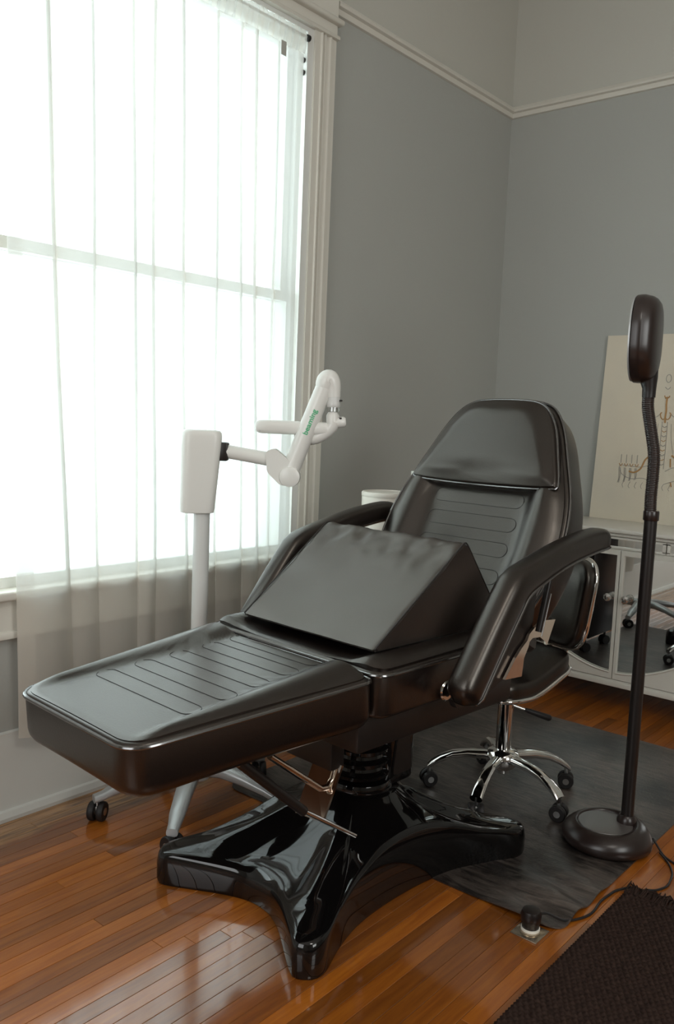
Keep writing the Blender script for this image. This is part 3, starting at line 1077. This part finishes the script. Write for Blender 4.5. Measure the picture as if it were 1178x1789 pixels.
# rounded top turning down to the head joint
hook = catmull([tuple(e1 - (e1 - e0) * 0.06), tuple(e1 + Vector((0.0, 0.0, 0.004))), tuple(P(2.024, 1.751, 1.372)), tuple(P(2.030, 1.744, 1.352)), tuple(P(2.032, 1.741, 1.318))], 6, False)
rad = [0.027 + 0.004 * sin(pi * min(1, k / 14)) - 0.006 * smooth01((k - 14) / 10) for k in range(len(hook))]
obj('arm_head', tube(hook, rad, 26), WHITEP, uv)
obj('joint_collar', lathe([(0.019, 1.286), (0.0215, 1.290), (0.0215, 1.300), (0.020, 1.303), (0.0205, 1.322), (0.018, 1.326)], 26, (2.032 - UV[0], 1.741 - UV[1])), WHITEM, uv)
obj('clear_sleeve', lathe([(0.012, 1.272), (0.0195, 1.274), (0.0195, 1.290), (0.012, 1.291)], 26, (2.032 - UV[0], 1.741 - UV[1])), CLEAR, uv)
obj('joint_pin', tube([P(2.032, 1.741, 1.24), P(2.032, 1.741, 1.31)], 0.007, 14), STEEL, uv)
for (zz) in (1.308, 1.254):
    c = P(2.032, 1.741, zz) + Vector((0.55, -0.83, 0)).normalized() * 0.020 - vdir * 0.004
    obj('set_screw', tube([c, c - vdir * 0.010 + Vector((0.004, -0.004, 0))], 0.0028, 10), BLACKM, uv)
obj('lower_joint', lathe([(0.010, 1.236), (0.019, 1.238), (0.020, 1.262), (0.014, 1.272)], 26, (2.032 - UV[0], 1.741 - UV[1])), WHITEP, uv)
obj('joint_stub', xf(lathe([(0.016, -0.006), (0.017, 0.0), (0.017, 0.026), (0.012, 0.032)], 22), Matrix.Translation(P(2.038, 1.734, 1.240)) @ (adir + Vector((0, 0, 0.12))).to_track_quat('Z', 'Y').to_matrix().to_4x4()), WHITEP, uv)
# curved neck and flat oval lamp head behind the arm
nk = catmull([tuple(P(2.036, 1.738, 1.244)), tuple(P(2.030, 1.748, 1.222)), tuple(P(2.012, 1.775, 1.196)), tuple(P(2.000, 1.805, 1.186)), tuple(P(1.99, 1.83, 1.194))], 6, False)
obj('head_neck', tube(nk, [0.021 - 0.003 * (k / len(nk)) for k in range(len(nk))], 20), WHITEP, uv)


def uvhead():
    rings = []
    L_ = 0.118; Wd = 0.050
    for z, k in ((-0.020, 0.55), (-0.0195, 0.75), (-0.016, 0.90), (-0.008, 0.99), (0.004, 1.0), (0.013, 0.97), (0.019, 0.88), (0.0215, 0.72), (0.022, 0.4)):
        ring = []
        for q in range(60):
            an = 2 * pi * q / 60
            c, s = cos(an), sin(an)
            u = math.copysign(abs(c) ** 0.75, c) * (L_ - Wd * (1 - k) * 0.9)
            v = math.copysign(abs(s) ** 0.75, s) * Wd * k - 0.035 * (u / L_) ** 2
            p = P(1.985, 1.860, 1.218) + adir * u + vdir * v + Vector((0, 0, z + 0.0))
            ring.append(tuple(p))
        rings.append(ring)
    return loft(rings)


obj('lamp_head', uvhead(), WHITEP, uv, angle=50)
c = P(1.985, 1.860, 1.206) + adir * -0.100 - vdir * 0.068
obj('head_screw', tube([c, c - vdir * 0.004], 0.003, 10), STEEL, uv)
# green lettering along the upper arm
fc = bpy.data.curves.new('lettering', 'FONT'); fc.body = 'beaming'; fc.size = 0.030; fc.align_x = 'CENTER'; fc.align_y = 'CENTER'; fc.offset = 0.0006
fo = bpy.data.objects.new('lettering_source', fc); COL.objects.link(fo)
dg = bpy.context.evaluated_depsgraph_get()
tm = bpy.data.meshes.new_from_object(fo.evaluated_get(dg))
bpy.data.objects.remove(fo, do_unlink=True)
ax = (e1 - e0).normalized()
toc = (Vector((0, 0, 1.25)) - Vector((2.0, 1.79, 1.24))); nrm = (toc - ax * toc.dot(ax)).normalized()
upv = nrm.cross(ax)
mid = e0.lerp(e1, 0.575)
wid = max(v.co.x for v in tm.vertices) - min(v.co.x for v in tm.vertices)
for v in tm.vertices:
    t = v.co.x * (0.082 / wid); h = v.co.y * 0.74
    rr = 0.0288
    a = h / rr
    v.co = mid + ax * t + (nrm * cos(a) + upv * sin(a)) * rr
tm.materials.clear(); tm.materials.append(GREEN)
link(bpy.data.objects.new('lettering', tm), arm2)

# ================================================================ STOOL
SX, SY = 2.555, 1.365
st = thing('rolling_stool', 'low black stool with chrome trim and chrome five-legged base behind the treatment chair', 'stool', (SX, SY, 0.004))
obj('gas_column', join(tube([(0, 0, 0.075), (0, 0, 0.325)], 0.0265, 28), tube([(0, 0, 0.31), (0, 0, 0.372)], 0.020, 20)), CHROME, st)
obj('hub', lathe([(0.016, 0.070), (0.024, 0.082), (0.044, 0.096), (0.056, 0.110), (0.058, 0.132), (0.050, 0.148), (0.030, 0.157)], 30), CHROME, st)
for ang in (122, 191, 257, 325, 43):
    a = radians(ang); dx, dy = cos(a), sin(a)
    prof = [(0.030, 0.126, 0.023, 0.016), (0.06, 0.130, 0.021, 0.015), (0.12, 0.128, 0.019, 0.014), (0.17, 0.119, 0.0195, 0.013), (0.21, 0.101, 0.0205, 0.013), (0.24, 0.082, 0.021, 0.012), (0.253, 0.070, 0.021, 0.010)]
    rings = []
    for s, z, hw, hh in prof:
        rings.append([(dx * s - dy * hw * math.copysign(abs(cos(2 * pi * k / 16)) ** 0.6, cos(2 * pi * k / 16)),
                       dy * s + dx * hw * math.copysign(abs(cos(2 * pi * k / 16)) ** 0.6, cos(2 * pi * k / 16)),
                       z + hh * sin(2 * pi * k / 16)) for k in range(16)])
    obj('leg', loft(rings), CHROME, st)
    caster(st, dx * 0.247, dy * 0.247, a + (0.4 if ang != 325 else -0.5), 0.074, 0.027, hub=STEEL, w=0.024)
FA = radians(164)                           # facing direction
fx, fy = cos(FA), sin(FA); sx_, sy_ = -fy, fx    # side


def SF(u, v, w):                            # u forward, v to the side
    return (fx * u + sx_ * v, fy * u + sy_ * v, w)


se = [(p[0], p[1]) for p in round_poly([(0.165, -0.155), (0.165, 0.155), (-0.160, 0.150), (-0.160, -0.150)], 0.065, 7)]
rise = lambda u: 0.378 + 0.082 * smooth01((0.06 - u) / 0.26)
seat_s = obj('seat', pad(se, 0.060, 0.022, 0.008, lambda u, v, d: 0.010 * smooth01(d / 0.08), lambda u, v, w: SF(u, v, rise(u) + w), [0.03, 0.05, 0.08, 0.11], c=(0, 0)), LEATHER, st)


def band(outl, fn, h, t, n=100):
    o = resample(outl, n)
    rings = []
    for (u, v) in o:
        rings.append([fn(u, v, 0, 1.0), fn(u, v, 0, 1.0 + t), fn(u, v, h, 1.0 + t), fn(u, v, h, 1.0)])
    rings.append(rings[0])
    return loft(rings, cap=False)


obj('seat_trim', tube([SF(u * 1.012, v * 1.012, rise(u) + 0.004) for u, v in resample(se, 110)], 0.0085, 10, closed=True), CHROME, seat_s)
obj('seat_plate', xf(rbox(-0.075, 0.075, -0.06, 0.06, 0.356, 0.380, 0.004, 2), Matrix.Rotation(FA, 4, 'Z')), BLACKM, st)
# back support and pad
tl = radians(8)
SBO = (-0.225, 0.0, 0.655)


def SB(u, v, w):                            # u side, v up, w forward
    x = SBO[0] - v * sin(tl) + w * cos(tl); z = SBO[2] + v * cos(tl) + w * sin(tl)
    return SF(x + 0.05 * (u / 0.2) ** 2, u, z)


bp_ = round_poly([(-0.165, -0.150), (0.165, -0.150), (0.185, 0.155), (-0.185, 0.155)], [0.10, 0.10, 0.08, 0.08], 8)
backp = obj('back_pad', pad(bp_, 0.050, 0.022, 0.010, lambda u, v, d: 0.012 * smooth01(d / 0.08), lambda u, v, w: SB(u, v, w), [0.03, 0.05, 0.08, 0.11], c=(0, 0)), LEATHER, st)
obj('back_trim', tube([SB(u * 1.015, v * 1.015, 0.006) for u, v in resample(bp_, 110)], 0.0095, 10, closed=True), CHROME, backp)
obj('back_stem', join(*[loft([[(SF(p[0], s * 0.035 + q, p[1] + r)) for q, r in ((-0.012, -0.004), (0.012, -0.004), (0.012, 0.004), (-0.012, 0.004))] for p in
                              ((-0.06, 0.366), (-0.15, 0.385), (-0.215, 0.425), (-0.240, 0.49), (-0.240, 0.56), (-0.236, 0.62))]) for s in (-1, 1)]), CHROMEB, st)
# height lever
obj('lever', tube([(-0.020, 0.022, 0.325), (0.046, -0.054, 0.292)], 0.0045, 10), CHROME, st)
obj('lever_grip', tube([(0.042, -0.050, 0.294), (0.052, -0.062, 0.289), (0.096, -0.114, 0.268), (0.100, -0.118, 0.266)], [0.006, 0.0085, 0.0115, 0.008], 14), RUBBER, st)

# ================================================================ FLOOR MAT
def mat_mesh():
    x0, x1, y0, y1 = 1.922, 3.405, 0.842, 2.06
    NX, NY = 120, 100
    out = round_poly([(x0, y0), (x1, y0), (x1, y1), (x0, y1)], 0.055, 8)

    def h(x, y):
        z = 0.0045
        # ripple that lifts the near corner edge
        d = (x - 1.985) * 0.55 + (y - 0.90) * 0.83
        near = math.exp(-((x - 2.05) / 0.16) ** 2 - ((y - 0.90) / 0.16) ** 2)
        z += near * 0.020 * (0.5 + 0.5 * cos(((x - 2.05) * 1.0 + (y - 0.9) * -0.35) * 42))
        z += 0.0012 * (noise.noise(Vector((x * 5, y * 5, 0))) + 0.5) * smooth01((2.35 - x) / 0.3 + 0.2)
        return z
    V, F = [], []
    idx = {}
    rr = 0.055
    for layer in (0, 1):
        for i in range(NX + 1):
            for j in range(NY + 1):
                x = x0 + (x1 - x0) * i / NX; y = y0 + (y1 - y0) * j / NY
                # round the corners by pulling points in
                cx = min(max(x, x0 + rr), x1 - rr); cy = min(max(y, y0 + rr), y1 - rr)
                dx, dy = x - cx, y - cy
                if dx and dy:
                    m = max(abs(dx), abs(dy)); L = hypot(dx, dy)
                    dx, dy = dx * m / L, dy * m / L
                px, py = cx + dx, cy + dy
                z = h(px, py)
                idx[(layer, i, j)] = len(V)
                V.append((px, py, z if layer else z - 0.0040))
    for i in range(NX):
        for j in range(NY):
            F.append((idx[1, i, j], idx[1, i + 1, j], idx[1, i + 1, j + 1], idx[1, i, j + 1]))
            F.append((idx[0, i, j], idx[0, i, j + 1], idx[0, i + 1, j + 1], idx[0, i + 1, j]))
    per = [(i, 0) for i in range(NX)] + [(NX, j) for j in range(NY)] + [(i, NY) for i in range(NX, 0, -1)] + [(0, j) for j in range(NY, 0, -1)]
    for k in range(len(per)):
        a, b = per[k], per[(k + 1) % len(per)]
        F.append((idx[0, a[0], a[1]], idx[0, b[0], b[1]], idx[1, b[0], b[1]], idx[1, a[0], a[1]]))
    return V, F


mo = obj('floor_mat', mat_mesh(), MATV)
tag(mo, 'dark mottled vinyl mat lying under the stool and the floor lamp', 'mat')

# ================================================================ MAGNIFIER FLOOR LAMP
LB = (2.473, 0.950)
fl = thing('floor_lamp', 'dark brown magnifier floor lamp with a gooseneck and round weighted base', 'floor lamp', (*LB, 0.0048))
PX, PY = 2.516 - LB[0], 0.911 - LB[1]
pa = atan2(PY, PX)


def lamp_base():
    prof = [(0.05, 0.0), (0.118, 0.0), (0.129, 0.006), (0.133, 0.020), (0.129, 0.036), (0.117, 0.052), (0.100, 0.062), (0.088, 0.0655), (0.085, 0.064), (0.082, 0.058), (0.04, 0.058), (0.004, 0.058)]
    V, F = lathe(prof, 64)
    out = []
    for x, y, z in V:
        r = hypot(x, y)
        c = cos(atan2(y, x) - pa)
        k = smooth01(z / 0.05)
        # body is deeper towards the pole, dished disc sits off-centre on the other side
        z2 = z * (1 + 0.22 * c * smooth01((r - 0.07) / 0.05)) if z > 0 else z
        out.append((x - 0.010 * cos(pa) * k + 0.0, y - 0.010 * sin(pa) * k, z2))
    return out, F


obj('base', lamp_base(), LAMPB, fl, angle=50)
obj('top_disc', lathe([(0.079, 0.0575), (0.081, 0.0600), (0.079, 0.0622), (0.072, 0.0630), (0.03, 0.0632), (0.004, 0.0632)], 56, (-0.010 * cos(pa), -0.010 * sin(pa))), DISC, fl)
obj('pole_socket', lathe([(0.030, 0.045), (0.030, 0.070), (0.024, 0.082), (0.020, 0.086)], 24, (PX, PY)), LAMPB, fl)
obj('pole', tube([(PX, PY, 0.05), (PX, PY, 1.0)], 0.0185, 24), BLACKM, fl)
obj('collar', lathe([(0.021, 0.988), (0.0225, 0.990), (0.0225, 1.014), (0.021, 1.017)], 26, (PX, PY)), LAMPB, fl)
gp = catmull([(2.514, 0.913, 1.0), (2.513, 0.915, 1.06), (2.513, 0.914, 1.13), (2.512, 0.916, 1.19), (2.502, 0.928, 1.265), (2.494, 0.937, 1.32), (2.493, 0.938, 1.355)], 40, False)
gp = resample(gp, 280, False)
gp = [(p[0] - LB[0], p[1] - LB[1], p[2] + 0.0 - 0.005) for p in gp]
obj('gooseneck', tube(gp, [0.0165 + (0.0014 if k % 4 < 2 else -0.0004) for k in range(len(gp))], 18), LAMPB, fl, angle=80)
# head
LC = Vector((2.484 - LB[0], 0.950 - LB[1], 1.510))
rv = Vector((0.6437, -0.7655, 0))
bn = (rv * 0.89 - vdir * 0.45).normalized()      # back of the head
wv_ = Vector((0, 0, 1)).cross(bn).normalized()


def lamp_head():
    rings = []
    prof = [(-0.030, 0.70), (-0.030, 0.93), (-0.027, 0.985), (-0.018, 1.0), (-0.008, 1.0), (-0.004, 0.985), (0.0, 0.965), (0.010, 0.93), (0.020, 0.84), (0.027, 0.70), (0.031, 0.50), (0.033, 0.25)]
    for d, k in prof:
        ring = []
        for q in range(64):
            an = 2 * pi * q / 64
            c, s = cos(an), sin(an)
            u = math.copysign(abs(c) ** 0.72, c) * 0.112; v = math.copysign(abs(s) ** 0.72, s) * 0.125
            u *= 1 - 0.38 * max(0.0, -v / 0.125) ** 3 - 0.12 * max(0.0, v / 0.125) ** 3
            ins = 1 - k
            u *= 1 - ins; v = v * (1 - ins * 0.62)
            ring.append(tuple(LC + wv_ * u + Vector((0, 0, v)) + bn * (d * 1.12)))
        rings.append(ring)
    return loft(rings)


obj('lamp_shade', lamp_head(), LAMPB, fl, angle=35)


def bezel():
    V = []
    rings = []
    for d, k in ((-0.0300, 0.90), (-0.034, 0.90), (-0.034, 0.96), (-0.0300, 0.965)):
        ring = []
        for q in range(64):
            an = 2 * pi * q / 64
            c, s = cos(an), sin(an)
            u = math.copysign(abs(c) ** 0.72, c) * 0.112 * k; v = math.copysign(abs(s) ** 0.72, s) * 0.125 * k
            u *= 1 - 0.38 * max(0.0, -v / 0.125) ** 3 - 0.12 * max(0.0, v / 0.125) ** 3
            ring.append(tuple(LC + wv_ * u + Vector((0, 0, v)) + bn * (d * 1.12)))
        rings.append(ring)
    rings.append(rings[0])
    return loft(rings, cap=False)


obj('bezel', bezel(), GREYM, fl)
obj('neck_socket', tube([(2.4935 - LB[0], 0.9375 - LB[1], 1.345), (2.4935 - LB[0], 0.9375 - LB[1], 1.372), (2.491 - LB[0], 0.941 - LB[1], 1.40), (2.488 - LB[0], 0.945 - LB[1], 1.425)], [0.0185, 0.0195, 0.026, 0.030], 22), BLACKM, fl)

# lamp cords on the floor
def cord(name, pts, r, label):
    return tag(obj(name, tube(catmull(pts, 8, False), r, 8), CORDM), label, 'cord')


cord('lamp_cord', [(2.545, 0.838, 0.030), (2.532, 0.815, 0.012), (2.511, 0.790, 0.0035), (2.487, 0.752, 0.0035), (2.46, 0.70, 0.0035), (2.41, 0.60, 0.0035), (2.30, 0.45, 0.004)], 0.0032,
     'black cord running off to the right from the floor lamp base')
cord('looped_cord', [(2.512, 0.804, 0.008), (2.475, 0.765, 0.0035), (2.426, 0.737, 0.0035), (2.375, 0.726, 0.0035), (2.342, 0.724, 0.0035), (2.303, 0.737, 0.004), (2.275, 0.752, 0.010)], 0.0030,
     'thin black cord looping on the boards towards the rug corner')

# ================================================================ OUTLET AND PLUG
ot = tag(obj('floor_outlet', join(xf(rbox(-0.036, 0.036, -0.036, 0.036, 0.0, 0.004, 0.0018, 2), Matrix.Identity(4)),
                                  lathe([(0.026, 0.003), (0.026, 0.006), (0.022, 0.0065), (0.003, 0.0065)], 28)), OUTM), 'square metal outlet plate set on the floor boards', 'outlet')
ot.location = (1.882, 0.900, 0.0)
pgr = thing('power_plug', 'stubby black plug pushed into the metal floor outlet', 'plug', (1.888, 0.902, 0.0065))
obj('plug_body', lathe([(0.016, 0.0), (0.021, 0.002), (0.022, 0.018), (0.025, 0.022), (0.026, 0.040), (0.022, 0.050), (0.012, 0.054), (0.003, 0.054)], 28), BLACKP, pgr)
obj('collar', lathe([(0.017, 0.0), (0.0235, 0.0), (0.0235, 0.006), (0.017, 0.007)], 28), CREAM, pgr)
obj('plug_cord', tube(catmull([(0.018, -0.012, 0.036), (0.045, -0.022, 0.030), (0.085, -0.048, 0.006), (0.13, -0.068, -0.002), (0.18, -0.082, -0.002), (0.25, -0.076, -0.002), (0.30, -0.080, -0.002), (0.335, -0.086, -0.002), (0.375, -0.108, 0.0)], 8, False), 0.0032, 8), CORDM, pgr)

# ================================================================ RUG
rg = thing('woven_rug', 'dark brown chunky woven rug with a fringed end at lower right', 'rug', (1.4, 0.25, 0))


def rug():
    x0, x1, y0, y1 = -0.9, 0.83, -0.75, 0.548
    p = 0.0118
    xs = [x0 + 0.02 * k for k in range(int((-0.10 - x0) / 0.02))]
    xs += [-0.10 + p / 4 * k for k in range(int((x1 + 0.10) / (p / 4)))] + [x1]
    ys = [y0 + 0.02 * k for k in range(int((0.10 - y0) / 0.02))]
    ys += [0.10 + p / 4 * k for k in range(int((y1 - 0.10) / (p / 4)))] + [y1]
    V, F = [], []
    NY = len(ys)
    for i, x in enumerate(xs):
        row = round(x / p)
        for j, y in enumerate(ys):
            e = smooth01(min(y1 - y, x1 - x) / 0.010)
            w = (0.5 + 0.5 * cos(2 * pi * x / p)) * (0.5 + 0.5 * cos(2 * pi * y / (p * 1.25) + pi * (row % 2)))
            nz = noise.noise(Vector((x * 70, y * 70, 1)))
            z = 0.004 + e * (0.006 + 0.0065 * w * (1 + 0.5 * nz) + 0.0015 * nz)
            yy = y + (0.0016 * sin(2 * pi * x / p) + 0.001 * noise.noise(Vector((x * 30, 0, 0))) if j == NY - 1 else 0)
            V.append((x, yy, z))
    for i in range(len(xs) - 1):
        for j in range(NY - 1):
            a = i * NY + j
            F.append((a, a + NY, a + NY + 1, a + 1))
    k = len(V)
    V += [(x0, y0, 0.0005), (x1, y0, 0.0005), (x1, y1, 0.0005), (x0, y1, 0.0005)]
    F.append((k, k + 3, k + 2, k + 1))
    return V, F


obj('pile', rug(), RUGM, rg, angle=80)


def fringe():
    random.seed(8)
    P_ = []
    y = -0.74
    while y < 0.545:
        for q in range(3):
            a = random.uniform(-0.5, 0.5); L = random.uniform(0.045, 0.075)
            yy = y + random.uniform(-0.004, 0.004)
            hgt = random.uniform(0.004, 0.014)
            P_.append(tube([(0.82, yy, 0.010), (0.83 + L * 0.35, yy + L * 0.2 * sin(a), hgt + 0.006), (0.83 + L * 0.7, yy + L * 0.6 * sin(a), hgt * 0.6 + 0.002), (0.83 + L, yy + L * sin(a), 0.003)],
                           [0.0028, 0.0026, 0.0022, 0.0012], 5))
        y += 0.0075
    return join(*P_)


o = obj('fringe', fringe(), RUGM, rg); o['kind'] = 'stuff'

# ================================================================ MIRRORED CABINET
CX = 3.69
cab = thing('mirrored_cabinet', 'cream painted low cabinet with mirrored doors and clear knobs against the wall', 'cabinet', (CX, 1.455, 0))
Yw0, Yw1 = -0.80, 0.80
obj('carcass', join(box(0.028, 0.392, Yw0, Yw1, 0.14, 0.80),
                    box(0.010, 0.03, Yw0, Yw1, 0.776, 0.80), box(0.010, 0.03, Yw0, Yw1, 0.722, 0.738)), CABP, cab, smooth=False)
obj('cabinet_top', join(rbox(-0.018, 0.395, Yw0 - 0.015, Yw1 + 0.015, 0.802, 0.821, 0.005, 2), rbox(-0.004, 0.39, Yw0 - 0.004, Yw1 + 0.004, 0.786, 0.803, 0.005, 2)), CABP, cab)
obj('plinth_rail', join(rbox(-0.004, 0.39, Yw0, Yw1, 0.111, 0.135, 0.003, 2), rbox(0.004, 0.39, Yw0, Yw1, 0.134, 0.142, 0.002, 1)), CABP, cab)
for yy in (Yw0 + 0.05, Yw1 - 0.05):
    for xx in (0.05, 0.34):
        obj('leg', loft([[(xx + s * r, yy + t * r, z) for s, t in ((-1, -1), (1, -1), (1, 1), (-1, 1))] for z, r in ((0, 0.015), (0.112, 0.022))]), CABP, cab, smooth=False)
# drawers in the upper band
for y0_ in (-0.795, -0.595, -0.195, 0.205, 0.605):
    y1_ = y0_ + (0.20 if y0_ in (-0.795, 0.605) else 0.40)
    y1_ = min(y1_, Yw1 - 0.005)
    d = obj('drawer', join(box(0.002, 0.024, y0_ + 0.003, y0_ + 0.016, 0.738, 0.778), box(0.002, 0.024, y1_ - 0.016, y1_ - 0.003, 0.738, 0.778),
                           box(0.002, 0.024, y0_ + 0.003, y1_ - 0.003, 0.774, 0.782), box(0.002, 0.024, y0_ + 0.003, y1_ - 0.003, 0.732, 0.741)), CABP, cab, smooth=False)
    obj('mirror_pane', box(0.008, 0.012, y0_ + 0.015, y1_ - 0.015, 0.740, 0.775), MIRROR, d, smooth=False)
# doors
arch = lambda y, c: 0.173 + 1.05 * (y - c) ** 2


def door(y0_, y1_, c):
    fr = 0.014
    zt = 0.726; zb = 0.145
    N_ = 16
    poly_lo = [(y0_, zb), (y1_, zb)]
    bot = []
    V, F = [], []
    parts = [box(0.0, 0.022, y0_, y0_ + fr, zb, zt), box(0.0, 0.022, y1_ - fr, y1_, zb, zt), box(0.0, 0.022, y0_ + fr, y1_ - fr, zt - 0.022, zt)]
    ys = [y0_ + fr + (y1_ - y0_ - 2 * fr) * k / N_ for k in range(N_ + 1)]
    pl = [(y, arch(y, c)) for y in ys] + [(ys[-1], zb), (ys[0], zb)]
    parts.append(prism(pl, lambda u, v, d: (d, u, v), 0.0, 0.022))
    d = obj('door', join(*parts), CABP, cab, smooth=False)
    obj('mirror_pane', box(0.010, 0.014, y0_ + fr - 0.002, y1_ - fr + 0.002, zb + 0.01, zt - 0.02), MIRROR, d, smooth=False)
    # bright bead along the arch
    obj('arch_bead', tube([(-0.001, y, arch(y, c) + 0.001) for y in ys], 0.004, 8), CABP, d)
    ky = (y0_ + 0.038) if c <= (y0_ + y1_) / 2 else (y1_ - 0.038)
    kn = obj('knob', xf(lathe([(0.004, 0.0), (0.005, 0.014), (0.013, 0.018), (0.018, 0.026), (0.017, 0.034), (0.010, 0.040), (0.002, 0.041)], 12),
                        Matrix.Translation((0.010, ky, 0.513)) @ Matrix.Rotation(-pi / 2, 4, 'Y')), CRYSTAL, d, smooth=False)
    return d


door(-0.798, -0.402, -0.80)
door(-0.398, -0.002, 0.0)
door(0.002, 0.398, 0.0)
door(0.402, 0.798, 0.80)

# ================================================================ CANVAS
cv = thing('chandelier_canvas', 'cream canvas with an ochre chandelier sketch leaning on the wall above the cabinet', 'painting', (4.046, 1.445, 0.8215))
tilt = 0.030
CF = lambda d, y, z: (d + z * tilt * 0.9, y, z)
obj('canvas', ([CF(d, y, z) for d in (0.0, 0.012) for y, z in ((-0.325, 0.0), (0.325, 0.0), (0.305, 0.885), (-0.305, 0.885))],
               [(0, 1, 2, 3), (7, 6, 5, 4), (0, 4, 5, 1), (1, 5, 6, 2), (2, 6, 7, 3), (3, 7, 4, 0)]), CANVAS, cv, smooth=False)


def chandelier():
    gold, grey = [], []
    fx_ = lambda y, z: CF(-0.0012, y, z)

    def line(lst, pts, r=0.0022):
        lst.append(tube([fx_(y, z) for y, z in catmull(pts, 5, False)], r, 5))
    cy = -0.005
    random.seed(3)
    # central stem
    line(gold, [(cy, 0.592), (cy + 0.001, 0.56), (cy - 0.001, 0.53), (cy + 0.001, 0.50), (cy, 0.475)], 0.0042)
    line(gold, [(cy - 0.012, 0.60), (cy - 0.006, 0.590), (cy, 0.594), (cy + 0.006, 0.589), (cy + 0.012, 0.601)], 0.0024)
    for sg in (-1, 1):
        line(gold, [(cy, 0.497), (cy + sg * 0.010, 0.490), (cy + sg * 0.020, 0.499), (cy + sg * 0.024, 0.516), (cy + sg * 0.018, 0.523)], 0.0024)
        line(grey, [(cy + sg * 0.024, 0.516), (cy + sg * 0.045, 0.500), (cy + sg * 0.060, 0.515)], 0.0013)
        line(grey, [(cy + sg * 0.030, 0.47), (cy + sg * 0.036, 0.40), (cy + sg * 0.050, 0.33)], 0.0009)
    for k in range(9):
        z = 0.46 - k * 0.022
        line(gold if k % 2 else grey, [(cy - 0.010, z), (cy, z - 0.006), (cy + 0.010, z)], 0.0016)
    line(grey, [(cy - 0.012, 0.48), (cy - 0.013, 0.36), (cy - 0.012, 0.26)], 0.0012)
    line(grey, [(cy + 0.012, 0.48), (cy + 0.013, 0.36), (cy + 0.012, 0.26)], 0.0012)
    # hanging ring on top
    line(grey, [(cy + 0.012 * cos(t), 0.68 + 0.018 * sin(t)) for t in [k * 0.7 for k in range(10)]], 0.0014)
    line(grey, [(cy - 0.012, 0.64), (cy, 0.63), (cy + 0.012, 0.64)], 0.0014)
    for s in (1, -1):
        # big ochre arms
        line(gold, [(cy + s * 0.045, 0.325), (cy + s * 0.075, 0.30), (cy + s * 0.095, 0.255), (cy + s * 0.125, 0.235), (cy + s * 0.15, 0.24)], 0.004)
        line(grey, [(cy + s * 0.02, 0.25), (cy + s * 0.06, 0.27), (cy + s * 0.10, 0.262), (cy + s * 0.20, 0.268)], 0.0013)
        line(grey, [(cy + s * 0.20, 0.262), (cy + s * 0.185, 0.225), (cy + s * 0.14, 0.205), (cy + s * 0.08, 0.21), (cy + s * 0.02, 0.19)], 0.0013)
        for k in range(4):
            y = cy + s * (0.115 + 0.026 * k)
            line(gold, [(y - 0.008, 0.275), (y, 0.262), (y + 0.008, 0.275)], 0.0018)
            line(grey, [(y, 0.278), (y, 0.318)], 0.0014)
            for q in range(3): line(grey, [(y + 0.004 * q, 0.255), (y + 0.004 * q - 0.003, 0.225 - 0.01 * q), (y + 0.004 * q + 0.002, 0.20 - 0.006 * k)], 0.0009)
        line(gold, [(cy + s * 0.05, 0.20), (cy + s * 0.055, 0.18)], 0.003)
        line(gold, [(cy + s * 0.04, 0.31), (cy + s * 0.043, 0.27)], 0.003)
        for q in range(6):
            y = cy + s * (0.02 + 0.03 * q); line(grey, [(y, 0.19), (y + 0.008, 0.175 - 0.008 * random.random()), (y + 0.002, 0.16)], 0.0009)
    return join(*gold), join(*grey)


g1, g2 = chandelier()
for nm, g, m in (('ochre_drawing', g1, GOLDINK), ('grey_drawing', g2, GREYINK)):
    obj(nm, g, m, cv)['kind'] = 'stuff'

# ================================================================ BLACK TROLLEY behind the chair, with bottles
tr = thing('drawer_trolley', 'black drawer trolley on casters hidden behind the chair back', 'trolley', (2.70, 2.125, 0))
obj('body', rbox(-0.165, 0.165, -0.19, 0.19, 0.085, 0.655, 0.010, 2), BLACKP, tr)
obj('top_tray', join(rbox(-0.175, 0.175, -0.20, 0.20, 0.652, 0.668, 0.005, 2)), BLACKP, tr)
for k in range(4):
    d = obj('drawer', rbox(-0.180, -0.163, -0.175, 0.175, 0.105 + k * 0.135, 0.228 + k * 0.135, 0.006, 2), BLACKP, tr)
    obj('handle', tube([(-0.180, -0.05, 0.17 + k * 0.135), (-0.197, -0.05, 0.17 + k * 0.135), (-0.197, 0.05, 0.17 + k * 0.135), (-0.180, 0.05, 0.17 + k * 0.135)], 0.004, 8), STEEL, d)
for xx in (-0.135, 0.135):
    for yy in (-0.155, 0.155):
        caster(tr, xx, yy, 0.5, 0.09, 0.028, hub=BLACKM)
can = thing('white_canister', 'tall plain white cylinder standing behind the far armrest', 'canister', (2.69, 2.015, 0.6685))
obj('body', lathe([(0.090, 0), (0.094, 0.004), (0.094, 0.290), (0.092, 0.294)], 48), CREAM, can)
obj('lid', lathe([(0.0945, 0.290), (0.096, 0.294), (0.096, 0.304), (0.092, 0.309), (0.080, 0.310), (0.078, 0.3075), (0.01, 0.3075)], 48), CREAM, can)
bt = thing('slim_bottle', 'small pale bottle neck peeking out left of the head cushion', 'bottle', (2.828, 1.985, 0.6685))
obj('body', lathe([(0.026, 0), (0.029, 0.003), (0.029, 0.305), (0.025, 0.335), (0.012, 0.352)], 26), CREAM, bt)
obj('cap', lathe([(0.0095, 0.350), (0.0105, 0.353), (0.0105, 0.386), (0.009, 0.389)], 20), WHITEP, bt)
